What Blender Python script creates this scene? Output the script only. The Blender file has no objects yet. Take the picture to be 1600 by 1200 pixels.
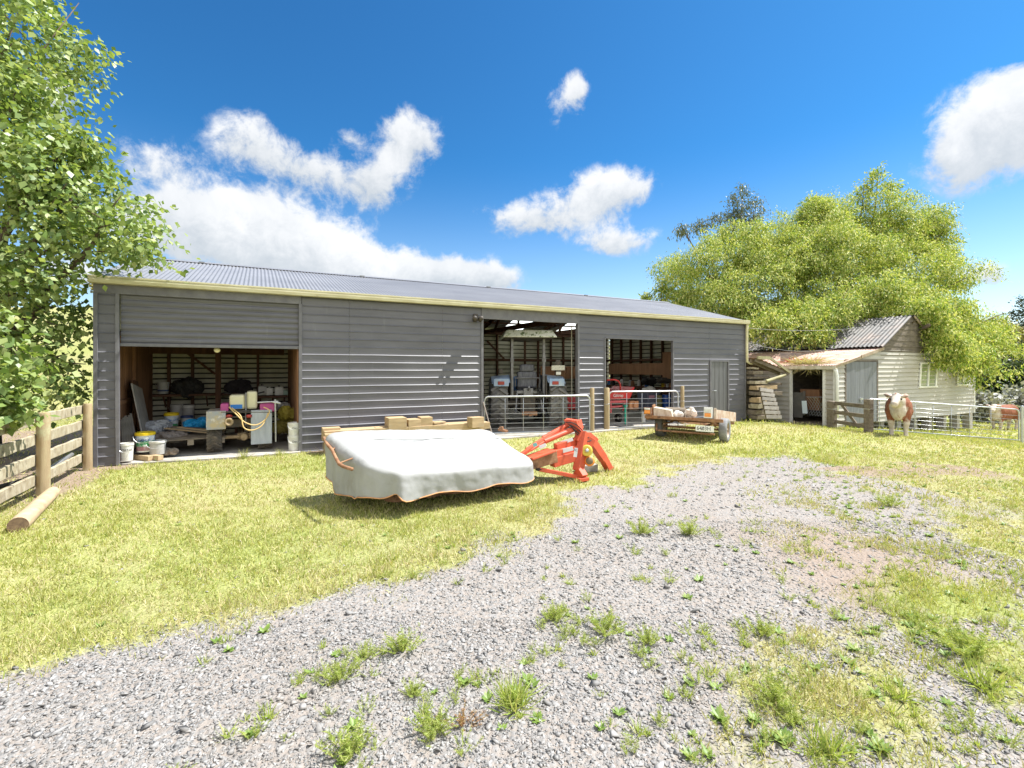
import bpy, bmesh, math, random
import numpy as np
from mathutils import Vector, Matrix, Euler
random.seed(7); RNG = np.random.default_rng(11)
SC = bpy.context.scene; COL = SC.collection
R = math.radians; PI = math.pi
F = 755.6; EYE = 1.65; HZ = 575.0
# ------------------------------------------------------------------ survey: photo pixel + distance -> metres
def P(px, py, Y): return Vector(((px-800)/F*Y, Y, EYE+(HZ-py)/F*Y))
def G(px, py, z=0.0):
    Y = (EYE-z)*F/(py-HZ); return Vector(((px-800)/F*Y, Y, z))
SA = (-6.92, 8.04); SD = (.886, .4637); SN = (-.4637, .886); SANG = math.atan2(SD[1], SD[0]); SL = 16.28; SW = 6.82
def S(x, y, z=0): return Vector((SA[0]+SD[0]*x+SN[0]*y, SA[1]+SD[1]*x+SN[1]*y, z))
def sx(px, y=0):
    u = (px-800)/F; return (u*(SA[1]+SN[1]*y)-SA[0]-SN[0]*y)/(SD[0]-SD[1]*u)
def SP(px, py, y):
    x = sx(px, y); Y = SA[1]+SD[1]*x+SN[1]*y; return (x, y, EYE+(HZ-py)/F*Y)
# ------------------------------------------------------------------ mesh builder
class MB:
    def __init__(s): s.v=[]; s.f=[]; s.m=[]
    def add(s, vs, fs, mi=0):
        o=len(s.v); s.v += [tuple(v) for v in vs]; s.f += [tuple(i+o for i in f) for f in fs]; s.m += [mi]*len(fs)
    def box(s, x0,x1,y0,y1,z0,z1, mi=0, M=None):
        vs=[Vector(p) for p in ((x0,y0,z0),(x1,y0,z0),(x1,y1,z0),(x0,y1,z0),(x0,y0,z1),(x1,y0,z1),(x1,y1,z1),(x0,y1,z1))]
        if M is not None: vs=[M@v for v in vs]
        s.add(vs, [(0,3,2,1),(4,5,6,7),(0,1,5,4),(1,2,6,5),(2,3,7,6),(3,0,4,7)], mi)
    def bar(s, p0, p1, w, h, mi=0, up=(0,0,1), w1=None, h1=None):
        p0=Vector(p0); p1=Vector(p1); d=(p1-p0).normalized(); u=Vector(up)
        if abs(d.dot(u))>.98: u=Vector((0,1,0))
        r=d.cross(u).normalized(); u=r.cross(d).normalized(); w1=w1 or w; h1=h1 or h; vs=[]
        for p,a,b in ((p0,w,h),(p1,w1,h1)): vs += [p+r*(i*a/2)+u*(j*b/2) for i,j in ((-1,-1),(1,-1),(1,1),(-1,1))]
        s.add(vs, [(3,2,1,0),(4,5,6,7),(0,1,5,4),(1,2,6,5),(2,3,7,6),(3,0,4,7)], mi)
    def tube(s, pts, r, n=8, mi=0, cap=True, closed=False):
        pts=[Vector(p) for p in pts]; N=len(pts); rs=r if isinstance(r,(list,tuple)) else [r]*N; vs=[]; pr=None
        for i,p in enumerate(pts):
            a=pts[(i-1)%N] if (closed or i>0) else p; b=pts[(i+1)%N] if (closed or i<N-1) else p
            d=(b-a).normalized()
            if pr is None:
                u=Vector((0,0,1)) if abs(d.z)<.9 else Vector((1,0,0)); pr=d.cross(u).normalized()
            pr=(pr-d*pr.dot(d)).normalized(); q=d.cross(pr)
            vs += [p+(pr*math.cos(2*PI*k/n)+q*math.sin(2*PI*k/n))*rs[i] for k in range(n)]
        fs=[(i*n+k, i*n+(k+1)%n, ((i+1)%N)*n+(k+1)%n, ((i+1)%N)*n+k) for i in range(N if closed else N-1) for k in range(n)]
        if cap and not closed: fs += [tuple(range(n-1,-1,-1)), tuple((N-1)*n+k for k in range(n))]
        s.add(vs, fs, mi)
    def lathe(s, prof, c=(0,0,0), ax='z', n=20, mi=0, cap=True):
        vs=[]; c=Vector(c)
        for r,h in prof:
            for k in range(n):
                a=2*PI*k/n; x,y=r*math.cos(a), r*math.sin(a)
                vs.append(c+Vector({'z':(x,y,h),'x':(h,x,y),'y':(y,h,x)}[ax]))
        N=len(prof); fs=[(i*n+k, i*n+(k+1)%n, (i+1)*n+(k+1)%n, (i+1)*n+k) for i in range(N-1) for k in range(n)]
        if cap: fs += [tuple(range(n-1,-1,-1)), tuple((N-1)*n+k for k in range(n))]
        s.add(vs, fs, mi)
    def ell(s, c, r, rot=None, nu=12, nv=8, mi=0, jit=0):
        c=Vector(c); r=(r,r,r) if isinstance(r,(int,float)) else r; vs=[]; M=Euler(rot).to_matrix() if rot else None
        for j in range(nv+1):
            t=PI*j/nv
            for i in range(nu):
                a=2*PI*i/nu; k=1+jit*random.uniform(-1,1)
                v=Vector((r[0]*math.sin(t)*math.cos(a)*k, r[1]*math.sin(t)*math.sin(a)*k, r[2]*math.cos(t)*k))
                vs.append(c+(M@v if M else v))
        s.add(vs, [(j*nu+i, (j+1)*nu+i, (j+1)*nu+(i+1)%nu, j*nu+(i+1)%nu) for j in range(nv) for i in range(nu)], mi)
    def prism(s, poly, a0, a1, ax='y', mi=0):   # poly in the two other axes
        def q(p,h): return {'y':(p[0],h,p[1]),'x':(h,p[0],p[1]),'z':(p[0],p[1],h)}[ax]
        n=len(poly); vs=[q(p,a0) for p in poly]+[q(p,a1) for p in poly]
        s.add(vs, [tuple(range(n)), tuple(range(2*n-1,n-1,-1))]+[(i,n+i,n+(i+1)%n,(i+1)%n) for i in range(n)], mi)
    def strip(s, A, B, mi=0):   # two polylines
        n=len(A); s.add(list(A)+list(B), [(i,i+1,n+i+1,n+i) for i in range(n-1)], mi)
    def build(s, name, mats, parent=None, loc=None, rz=None, smooth=False, bevel=0, solid=0, sub=0, auto=None):
        me=bpy.data.meshes.new(name); me.from_pydata(s.v, [], s.f); mats=mats if isinstance(mats,(list,tuple)) else [mats]
        for m in mats: me.materials.append(m)
        me.polygons.foreach_set('material_index', s.m); me.validate(); 
        bm=bmesh.new(); bm.from_mesh(me); bmesh.ops.recalc_face_normals(bm, faces=bm.faces); bm.to_mesh(me); bm.free()
        if smooth or auto:
            me.polygons.foreach_set('use_smooth',[True]*len(me.polygons))
            if auto: me.set_sharp_from_angle(angle=R(auto))
        o=bpy.data.objects.new(name, me); COL.objects.link(o)
        if parent: o.parent=parent
        if loc is not None: o.location=loc
        if rz is not None: o.rotation_euler=(0,0,rz) if isinstance(rz,(int,float)) else rz
        if solid: d=o.modifiers.new('s','SOLIDIFY'); d.thickness=solid; d.offset=0
        if bevel: d=o.modifiers.new('b','BEVEL'); d.width=bevel; d.segments=2; d.limit_method='ANGLE'
        if sub: d=o.modifiers.new('u','SUBSURF'); d.levels=d.render_levels=sub
        return o
def pieces(name, mats, parent, fs, **k):
    for f in fs: q=MB(); f(q); o=q.build(name,mats,parent,**k)
    return o
def tag(o, label, cat, group=None, kind=None):
    if label: o['label']=label
    if cat: o['category']=cat
    if group: o['group']=group
    if kind: o['kind']=kind
    return o
def thing(name, label, cat, loc=(0,0,0), rz=0, group=None):
    o=bpy.data.objects.new(name, None); COL.objects.link(o); o.location=loc; o.empty_display_size=.2
    o.rotation_euler=(0,0,rz) if isinstance(rz,(int,float)) else rz
    return tag(o,label,cat,group)
def copy_tree(o, parent=None):
    c=o.copy(); COL.objects.link(c)
    if parent: c.parent=parent
    for ch in [x for x in COL.objects if x.parent is o]: copy_tree(ch,c)
    return c
def lettering(name, txt, size, m, parent, loc, rot, ext=.001, align='CENTER', sxx=1):
    cu=bpy.data.curves.new(name,'FONT'); cu.body=txt; cu.size=size; cu.extrude=ext; cu.align_x=align; cu.align_y='CENTER'
    cu.materials.append(m); o0=bpy.data.objects.new(name,cu); me=bpy.data.meshes.new_from_object(o0); bpy.data.objects.remove(o0); o=bpy.data.objects.new(name,me); COL.objects.link(o); o.parent=parent; o.location=loc; o.rotation_euler=rot; o.scale=(sxx,1,1); return o
def np_mesh(name, v, f, mats, parent=None, smooth=False):
    v=np.ascontiguousarray(v,dtype=np.float32); f=np.ascontiguousarray(f,dtype=np.int32); k=f.shape[1]
    me=bpy.data.meshes.new(name); me.vertices.add(len(v)); me.vertices.foreach_set('co', v.ravel())
    me.loops.add(f.size); me.loops.foreach_set('vertex_index', f.ravel()); me.polygons.add(len(f))
    me.polygons.foreach_set('loop_start', np.arange(0,f.size,k,dtype=np.int32)); me.polygons.foreach_set('loop_total', np.full(len(f),k,dtype=np.int32))
    if smooth: me.polygons.foreach_set('use_smooth', np.ones(len(f),dtype=bool))
    for m in (mats if isinstance(mats,(list,tuple)) else [mats]): me.materials.append(m)
    me.update(); o=bpy.data.objects.new(name,me); COL.objects.link(o)
    if parent: o.parent=parent
    return o
def scatter(tv, tf, pos, X, Y, Z):
    """instances of a template as plain arrays; X,Y,Z are (N,3) basis vectors already scaled"""
    tv=np.asarray(tv,float); N=len(pos); n=len(tv)
    v=(pos[:,None,:]+tv[None,:,0:1]*X[:,None,:]+tv[None,:,1:2]*Y[:,None,:]+tv[None,:,2:3]*Z[:,None,:]).reshape(-1,3)
    f=(np.asarray(tf)[None]+np.arange(N)[:,None,None]*n).reshape(-1,len(tf[0])); return v,f
def norm(a): return a/np.maximum(np.linalg.norm(a,axis=1,keepdims=True),1e-9)
def basis(N, rng, up, tilt):
    """random yaw, leaning by up to tilt radians round the direction up"""
    z=norm(np.asarray(up,float)+np.tan(tilt)*rng.normal(size=(N,3))*.6); a=rng.normal(size=(N,3)); x=norm(np.cross(a,z)); y=np.cross(z,x); return x,y,z
def join_np(L):
    V=[];Fs=[];o=0
    for v,f in L: V.append(v); Fs.append(f+o); o+=len(v)
    return np.concatenate(V), np.concatenate(Fs)
def vnoise(x,y,seed=0):
    xi=np.floor(x).astype(np.int64); yi=np.floor(y).astype(np.int64); fx=x-xi; fy=y-yi; fx=fx*fx*(3-2*fx); fy=fy*fy*(3-2*fy)
    def h(a,b):
        n=(a*374761393+b*668265263+seed*982451653)&0x7fffffff; n=((n^(n>>13))*1274126177)&0x7fffffff; return ((n^(n>>16))&0xffff)/65535.0
    return (h(xi,yi)*(1-fx)+h(xi+1,yi)*fx)*(1-fy)+(h(xi,yi+1)*(1-fx)+h(xi+1,yi+1)*fx)*fy
def fbm(x,y,s=1.0,seed=0,o=4):
    t=0;a=.5;n=0
    for k in range(o): t=t+a*vnoise(x*s,y*s,seed+k*17); n+=a; a*=.5; s*=2.03
    return t/n
def sstep(a,b,x): t=np.clip((x-a)/(b-a),0,1); return t*t*(3-2*t)
# ------------------------------------------------------------------ materials
def nodes(m): m.use_nodes=True; return m.node_tree.nodes, m.node_tree.links
def mth(N,L,op,a,b=None,c=None,clamp=False):
    n=N.new('ShaderNodeMath'); n.operation=op; n.use_clamp=clamp
    for i,q in enumerate((a,b,c)):
        if q is None: continue
        if isinstance(q,(int,float)): n.inputs[i].default_value=q
        else: L.new(q,n.inputs[i])
    return n.outputs[0]
def mixc(N,L,fac,a,b,mode='MIX'):
    n=N.new('ShaderNodeMix'); n.data_type='RGBA'; n.blend_type=mode
    for i,q in ((0,fac),(6,a),(7,b)):
        if isinstance(q,(int,float)): n.inputs[i].default_value=q
        elif isinstance(q,(tuple,list)): n.inputs[i].default_value=(*q[:3],1)
        else: L.new(q,n.inputs[i])
    return n.outputs[2]
def mrange(N,L,v,a,b,c=0,d=1,smooth=False):
    n=N.new('ShaderNodeMapRange'); n.inputs[1].default_value=a; n.inputs[2].default_value=b; n.inputs[3].default_value=c; n.inputs[4].default_value=d
    if smooth: n.interpolation_type='SMOOTHSTEP'
    L.new(v,n.inputs[0]); return n.outputs[0]
def noise(N,L,vec,scale,detail=4,rough=.6,dist=0):
    n=N.new('ShaderNodeTexNoise'); n.inputs['Scale'].default_value=scale; n.inputs['Detail'].default_value=detail; n.inputs['Roughness'].default_value=rough; n.inputs['Distortion'].default_value=dist
    if vec is not None: L.new(vec,n.inputs['Vector'])
    return n.outputs[0]
def coords(N,L,stretch=(1,1,1),kind='Object'):
    t=N.new('ShaderNodeTexCoord')
    if tuple(stretch)==(1,1,1): return t.outputs[kind]
    k=N.new('ShaderNodeMapping'); k.inputs['Scale'].default_value=stretch; L.new(t.outputs[kind],k.inputs[0]); return k.outputs[0]
def M(name,col,rough=.6,metal=0,col2=None,ns=6,lo=.35,hi=.65,stretch=(1,1,1),bump=0,bs=40,spec=.4,isl=0,col3=None,ns3=2,lo3=.55,hi3=.7,st3=(1,1,1),trans=0,var=0):
    m=bpy.data.materials.new(name); N,L=nodes(m); b=N['Principled BSDF']; b.inputs['Roughness'].default_value=rough; b.inputs['Metallic'].default_value=metal; b.inputs['Specular IOR Level'].default_value=spec
    v=coords(N,L,stretch); c=(*col,1)
    if col2 is not None: c=mixc(N,L,mrange(N,L,noise(N,L,v,ns,6,.65),lo,hi),col,col2)
    if col3 is not None: c=mixc(N,L,mrange(N,L,noise(N,L,coords(N,L,st3),ns3,5,.7),lo3,hi3),c,col3)
    if isl or var:
        g=N.new('ShaderNodeNewGeometry') if isl else N.new('ShaderNodeObjectInfo'); r=g.outputs['Random Per Island'] if isl else g.outputs['Random']
        h=N.new('ShaderNodeHueSaturation'); h.inputs['Hue'].default_value=.5
        L.new(mrange(N,L,r,0,1,1-(isl or var),1+(isl or var)),h.inputs['Value'])
        if isinstance(c,tuple): h.inputs['Color'].default_value=c
        else: L.new(c,h.inputs['Color'])
        c=h.outputs[0]
    if isinstance(c,tuple): b.inputs['Base Color'].default_value=c
    else: L.new(c,b.inputs['Base Color'])
    if bump:
        bn=N.new('ShaderNodeBump'); bn.inputs['Strength'].default_value=bump; bn.inputs['Distance'].default_value=.01; L.new(noise(N,L,v,bs,5,.6),bn.inputs['Height']); L.new(bn.outputs[0],b.inputs['Normal'])
    return m
def leafmat(name, cols, trans=.35, rough=.45, spec=.35):
    """foliage: colour picked per leaf, part of the light passes through"""
    m=bpy.data.materials.new(name); N,L=nodes(m); b=N['Principled BSDF']; out=N['Material Output']
    g=N.new('ShaderNodeNewGeometry'); r=N.new('ShaderNodeValToRGB'); r.color_ramp.elements[0].color=(*cols[0],1); r.color_ramp.elements[1].color=(*cols[-1],1)
    for i,c in enumerate(cols[1:-1]): e=r.color_ramp.elements.new((i+1)/(len(cols)-1)); e.color=(*c,1)
    L.new(g.outputs['Random Per Island'],r.inputs[0]); L.new(r.outputs[0],b.inputs['Base Color']); b.inputs['Roughness'].default_value=rough; b.inputs['Specular IOR Level'].default_value=spec
    t=N.new('ShaderNodeBsdfTranslucent'); L.new(mixc(N,L,1,r.outputs[0],(1.0,1.0,.45),'MULTIPLY'),t.inputs[0])
    x=N.new('ShaderNodeMixShader'); x.inputs[0].default_value=trans; L.new(b.outputs[0],x.inputs[1]); L.new(t.outputs[0],x.inputs[2]); L.new(x.outputs[0],out.inputs[0]); return m
# ------------------------------------------------------------------ camera, sun, sky
cd=bpy.data.cameras.new('camera'); cam=bpy.data.objects.new('camera',cd); COL.objects.link(cam); SC.camera=cam
cam.location=(0,0,EYE); cam.rotation_euler=(R(90),0,0); cd.sensor_width=36; cd.lens=F*36/1600; cd.shift_y=-(600-HZ)/1600; cd.clip_end=2000; cd.clip_start=.05
SUN_EL=R(60); SUN_DIR=Vector((.973*math.cos(SUN_EL),.23*math.cos(SUN_EL),math.sin(SUN_EL))).normalized()
sl=bpy.data.lights.new('sun','SUN'); sl.energy=5.0; sl.angle=R(.5); sl.color=(1,.975,.93); so=bpy.data.objects.new('sun',sl); COL.objects.link(so); so.rotation_euler=SUN_DIR.to_track_quat('Z','Y').to_euler(); so.location=(20,4,30)
W=bpy.data.worlds.new('World'); SC.world=W; W.use_nodes=True; N,L=W.node_tree.nodes,W.node_tree.links; bg=N['Background']
sky=N.new('ShaderNodeTexSky'); sky.sky_type='NISHITA'; sky.sun_disc=False; sky.sun_elevation=SUN_EL; sky.sun_rotation=math.atan2(SUN_DIR.x,SUN_DIR.y); sky.altitude=100; sky.air_density=1.0; sky.dust_density=.6; sky.ozone_density=2.0
tc=N.new('ShaderNodeTexCoord'); sp=N.new('ShaderNodeSeparateXYZ'); L.new(tc.outputs['Generated'],sp.inputs[0])
az=mth(N,L,'ARCTAN2',sp.outputs[0],sp.outputs[1]); el=mth(N,L,'ARCSINE',sp.outputs[2])
def vscale(c,k): n=N.new('ShaderNodeVectorMath'); n.operation='SCALE'; n.inputs[3].default_value=k; L.new(c,n.inputs[0]); return n.outputs[0]
gm=N.new('ShaderNodeGamma'); gm.inputs[1].default_value=1.22; L.new(vscale(sky.outputs[0],.25),gm.inputs[0]); skyblue=mixc(N,L,mrange(N,L,el,.02,.42,.10,1,True),vscale(sky.outputs[0],.95),mixc(N,L,1.0,vscale(gm.outputs[0],3.15),(.26,.74,.97),'MULTIPLY'))
cv=N.new('ShaderNodeCombineXYZ'); L.new(az,cv.inputs[0]); L.new(el,cv.inputs[1])
n1=noise(N,L,cv.outputs[0],8,9,.62,.35); n2=noise(N,L,cv.outputs[0],3.2,3,.5); n3=noise(N,L,cv.outputs[0],24,8,.68,.3)
# cumulus: bearing and height above the horizon (radians), half sizes, density
CL=[]
for px,py,rx,ry,dn in ((310,350,190,62,1.15),(470,385,130,48,1.1),(640,428,170,36,1.25),(735,436,60,22,.9),(400,330,60,30,.6),(240,245,80,42,.6),(385,215,62,42,.75),(470,262,75,38,.8),(585,285,58,42,.95),(642,215,62,44,.85),(880,165,42,42,.62),(905,135,20,22,.5),
    (948,298,88,36,1.0),(830,342,95,30,.9),(965,378,70,26,.85),(1530,215,120,82,1.05),(1600,160,70,52,1.05),(1535,430,70,26,.75),(90,135,40,58,1.0),(540,212,30,16,.4),(120,430,120,30,.8),(1120,470,90,18,.35),(-250,200,180,80,1.0),(1900,330,200,70,.9)):
    u=(px-800)/F; v=(HZ-py)/F; a=math.atan(u); e=math.atan(v/math.sqrt(1+u*u)); CL.append((a,e,rx/F*math.cos(a)**2,ry/F*math.cos(a),dn))
acc=None; low=None
for a,e,ra,re,dn in CL:
    dx=mth(N,L,'MULTIPLY',mth(N,L,'SUBTRACT',az,a),1/ra); dy=mth(N,L,'MULTIPLY',mth(N,L,'SUBTRACT',el,e),1/re)
    d2=mth(N,L,'ADD',mth(N,L,'MULTIPLY',dx,dx),mth(N,L,'MULTIPLY',dy,dy)); k=mth(N,L,'MULTIPLY',mth(N,L,'EXPONENT',mth(N,L,'MULTIPLY',d2,-1.1)),dn)
    acc=k if acc is None else mth(N,L,'ADD',acc,k); kd=mth(N,L,'MULTIPLY',k,dy); low=kd if low is None else mth(N,L,'ADD',low,kd)
nn=mth(N,L,'ADD',mth(N,L,'MULTIPLY',mth(N,L,'SUBTRACT',n1,.5),1.7),mth(N,L,'MULTIPLY',mth(N,L,'SUBTRACT',n3,.5),1.0))
den=mth(N,L,'ADD',acc,mth(N,L,'MULTIPLY',nn,mth(N,L,'MINIMUM',mth(N,L,'MULTIPLY',acc,2.2),1.0)))
mask=mrange(N,L,den,.33,.86,0,.96,True)
shade=mrange(N,L,mth(N,L,'ADD',mth(N,L,'MULTIPLY',n2,.9),mth(N,L,'MULTIPLY',n1,.8)),.60,1.05)
shade=mth(N,L,'ADD',mth(N,L,'MULTIPLY',shade,.5),mth(N,L,'MULTIPLY',mrange(N,L,mth(N,L,'ADD',mth(N,L,'DIVIDE',low,mth(N,L,'ADD',acc,.02)),mth(N,L,'MULTIPLY',mth(N,L,'SUBTRACT',n3,.5),1.6)),-.75,.55,0,1,True),.62),clamp=True)
CLOUD=1.0
cc=mixc(N,L,shade,(2.25*CLOUD,2.6*CLOUD,2.95*CLOUD),(4.9*CLOUD,4.95*CLOUD,5.0*CLOUD))
back=mth(N,L,'MULTIPLY',mrange(N,L,sp.outputs[1],-.05,-.45,0,1,True),mrange(N,L,n2,.30,.48,0,1,True))  # bright cloud bank added unseen behind the viewer as fill light
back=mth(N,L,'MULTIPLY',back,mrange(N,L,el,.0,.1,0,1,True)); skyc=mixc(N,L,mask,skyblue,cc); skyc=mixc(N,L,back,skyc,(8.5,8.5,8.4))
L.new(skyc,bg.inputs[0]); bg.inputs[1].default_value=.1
SC.view_settings.view_transform='Standard'; SC.view_settings.look='None'; SC.view_settings.exposure=1.1; SC.view_settings.gamma=1
SC.cycles.max_bounces=8; SC.cycles.diffuse_bounces=4; SC.cycles.use_denoising=True; SC.cycles.sample_clamp_indirect=6
# ------------------------------------------------------------------ ground
def gz(x,y):
    x=np.asarray(x,float); y=np.asarray(y,float); s=x+.5*(y-14)-8; s=np.log1p(np.exp(np.clip(s*1.2,-30,30)))/1.2
    z=-(.075*np.minimum(s,8)+.045*np.clip(s-8,0,20)); yy=sstep(17,48,y)
    z=z+7.5*yy*sstep(3,-14,x+.0*y)+7*sstep(52,95,y+.35*x)*sstep(18,42,x)+5*sstep(70,160,np.hypot(x,y))
    return z+.02*(fbm(x,y,.8,3)-.5)*sstep(1,3,np.abs(y))
def gz1(x,y): return float(gz(np.array([x]),np.array([y]))[0])
def gp(px,py):      # the ground point seen at a photo pixel
    Y=6.0
    for _ in range(25): Y=(EYE-gz1((px-800)/F*Y,Y))*F/(py-HZ)
    x=(px-800)/F*Y; return Vector((x,Y,gz1(x,Y)))
GRV=np.array([tuple(G(a,b))[:2] for a,b in ((-120,1130),(0,1095),(170,1050),(350,985),(500,945),(640,905),(720,872),(860,795),(880,770),(985,738),(1110,712),(1240,706),(1330,735),(1400,775),(1400,820),(1340,880),(1290,930),(1255,1000),(1240,1090),(1330,1250))]+[(2.2,-1),(-4.5,-1)])
def polysd(x,y,poly):
    d=np.full(x.shape,1e9); ins=np.zeros(x.shape,bool); n=len(poly)
    for i in range(n):
        ax,ay=poly[i]; bx,by=poly[(i+1)%n]; ex,ey=bx-ax,by-ay; t=np.clip(((x-ax)*ex+(y-ay)*ey)/(ex*ex+ey*ey),0,1); d=np.minimum(d,np.hypot(x-ax-t*ex,y-ay-t*ey))
        c=((ay>y)!=(by>y)); xi=ax+(y-ay)/(by-ay if by!=ay else 1e-9)*ex; ins^=(c&(x<xi))
    return np.where(ins,d,-d)
def masks(x,y):
    """gravel, bare dirt and lushness of the ground at x,y"""
    n=fbm(x,y,1.1,5,5)-.5; n2=fbm(x,y,3.3,9,4)-.5; sd=polysd(x,y,GRV)
    right=sstep(-.2,1.4,x-1.2-.38*(y-2.5))*sstep(8,5.5,y)
    sc_=1+.10*np.clip(y-3,0,8); g=sstep(-.42,.42,(sd-.12*np.clip(y-5,0,4))/sc_+.95*n+.75*n2+right*.55); g=np.maximum(g,right*sstep(-.30,.05,n+.4*n2)*.9*sstep(-1.9,-.7,sd+.6*n)*sstep(7.5,4.5,y))
    veg=1-g*(1-right*sstep(-.08,.20,n+.9*n2-.02)*.85)
    far=sstep(.08,.2,(fbm(x,y,.55,31,4)-.5)+.5*n2)*sstep(6.0,8.0,y)*sstep(1.0,3.0,x)*sstep(13,10,y)
    d=np.maximum(far*.8,0)
    lx=(x-SA[0])*SD[0]+(y-SA[1])*SD[1]; ly=(x-SA[0])*SN[0]+(y-SA[1])*SN[1]
    d=np.maximum(d,sstep(.62,.05,np.abs(lx+.1)+.35*n)*sstep(1.0,-.2,ly)*sstep(-4.5,-.6,ly+1.4*n)*sstep(-.4,.2,lx+.6+n))
    d=np.maximum(d,sstep(-.55,-.02,ly+.9*n)*sstep(.1,0.,ly)*sstep(2.7,3.4,lx)*.95)
    d=np.maximum(d,sstep(-.75,-.1,ly+.8*n)*sstep(.1,0.,ly)*sstep(3.2,2.9,lx)*sstep(.9,.3,lx)*.95)
    d=np.maximum(d,sstep(-.1,-1.0,lx+.5*n)*sstep(-1.5,-.6,ly+4)*sstep(8,6,ly)*.85)
    brown=sstep(1.3,.3,np.hypot(x-2.9,(y-4.2)*.9)+1.2*n)
    lush=np.clip(.5+2.3*(fbm(x,y,.6,21,4)-.5)+.9*n2+.25*sstep(8,12,y)*sstep(3,6,x),0,1)
    veg=np.where(right>.3,np.minimum(veg,1),veg); return g,d,lush,brown,veg,sd
xs=np.concatenate([np.arange(-320,-40,14),np.arange(-40,-13,1.5),np.arange(-13,17,.1),np.arange(17,50,1.0),np.arange(50,330,14)])
ys=np.concatenate([np.arange(-120,-4,12),np.arange(-4,1.2,.4),np.arange(1.2,17.5,.1),np.arange(17.5,70,1.2),np.arange(70,340,14)])
gx,gy=np.meshgrid(xs,ys); vx,vy=gx.ravel(),gy.ravel(); vz=gz(vx,vy); nx=len(xs); ny=len(ys)
ii=(np.arange(ny-1)[:,None]*nx+np.arange(nx-1)[None]).ravel(); gf=np.stack([ii,ii+1,ii+nx+1,ii+nx],1)
mg=bpy.data.materials.new('yard_ground'); N,L=nodes(mg); b=N['Principled BSDF']; b.inputs['Roughness'].default_value=.9; b.inputs['Specular IOR Level'].default_value=.15
at=N.new('ShaderNodeAttribute'); at.attribute_name='cover'; sx_=N.new('ShaderNodeSeparateColor'); L.new(at.outputs['Color'],sx_.inputs[0]); v=coords(N,L)
vo=N.new('ShaderNodeTexVoronoi'); vo.inputs['Scale'].default_value=34; L.new(v,vo.inputs['Vector']); vr=N.new('ShaderNodeSeparateColor'); L.new(vo.outputs['Color'],vr.inputs[0])
vo2=N.new('ShaderNodeTexVoronoi'); vo2.inputs['Scale'].default_value=80; L.new(v,vo2.inputs['Vector'])
stone=mixc(N,L,vr.outputs[0],(.21,.202,.194),(.315,.30,.284)); stone=mixc(N,L,mrange(N,L,vo.outputs['Distance'],.3,.7),stone,(.28,.245,.215))
stone=mixc(N,L,mrange(N,L,noise(N,L,v,1.3,5),.45,.7,0,.4),stone,(.26,.215,.175))
stone=mixc(N,L,mth(N,L,'MULTIPLY',at.outputs['Alpha'],.65),stone,(.27,.20,.15))
turf=mixc(N,L,mrange(N,L,noise(N,L,v,26,5,.75),.3,.7),(.19,.19,.065),(.38,.35,.18)); turf2=mixc(N,L,mrange(N,L,noise(N,L,v,26,5,.75),.3,.7),(.17,.21,.045),(.32,.33,.12))
turf=mixc(N,L,sx_.outputs[2],turf,turf2); turf=mixc(N,L,mrange(N,L,noise(N,L,v,.09,3),.4,.6,0,.6),turf,(.40,.36,.16))
dirt=mixc(N,L,mrange(N,L,noise(N,L,v,14,6,.7),.3,.7),(.19,.135,.095),(.33,.26,.19))
c=mixc(N,L,mrange(N,L,mth(N,L,'ADD',sx_.outputs[0],mth(N,L,'MULTIPLY',mth(N,L,'SUBTRACT',noise(N,L,v,30,3),.5),.5)),.35,.65),turf,stone)
c=mixc(N,L,mrange(N,L,mth(N,L,'ADD',sx_.outputs[1],mth(N,L,'MULTIPLY',mth(N,L,'SUBTRACT',noise(N,L,v,22,4),.5),.7)),.3,.7),c,dirt); L.new(c,b.inputs['Base Color'])
bn=N.new('ShaderNodeBump'); bn.inputs['Strength'].default_value=.7; bn.inputs['Distance'].default_value=.02; L.new(mth(N,L,'ADD',mth(N,L,'MULTIPLY',vo.outputs['Distance'],-1.0),noise(N,L,v,60,4)),bn.inputs['Height']); L.new(bn.outputs[0],b.inputs['Normal'])
ground=np_mesh('ground',np.stack([vx,vy,vz],1),gf,mg,smooth=True); tag(ground,'farm yard of gravel and mown grass','ground',kind='structure')
mk=masks(vx,vy); ca=ground.data.color_attributes.new('cover','FLOAT_COLOR','POINT'); ca.data.foreach_set('color',np.stack([mk[0],mk[1],mk[2],mk[3]],1).astype(np.float32).ravel())
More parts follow.
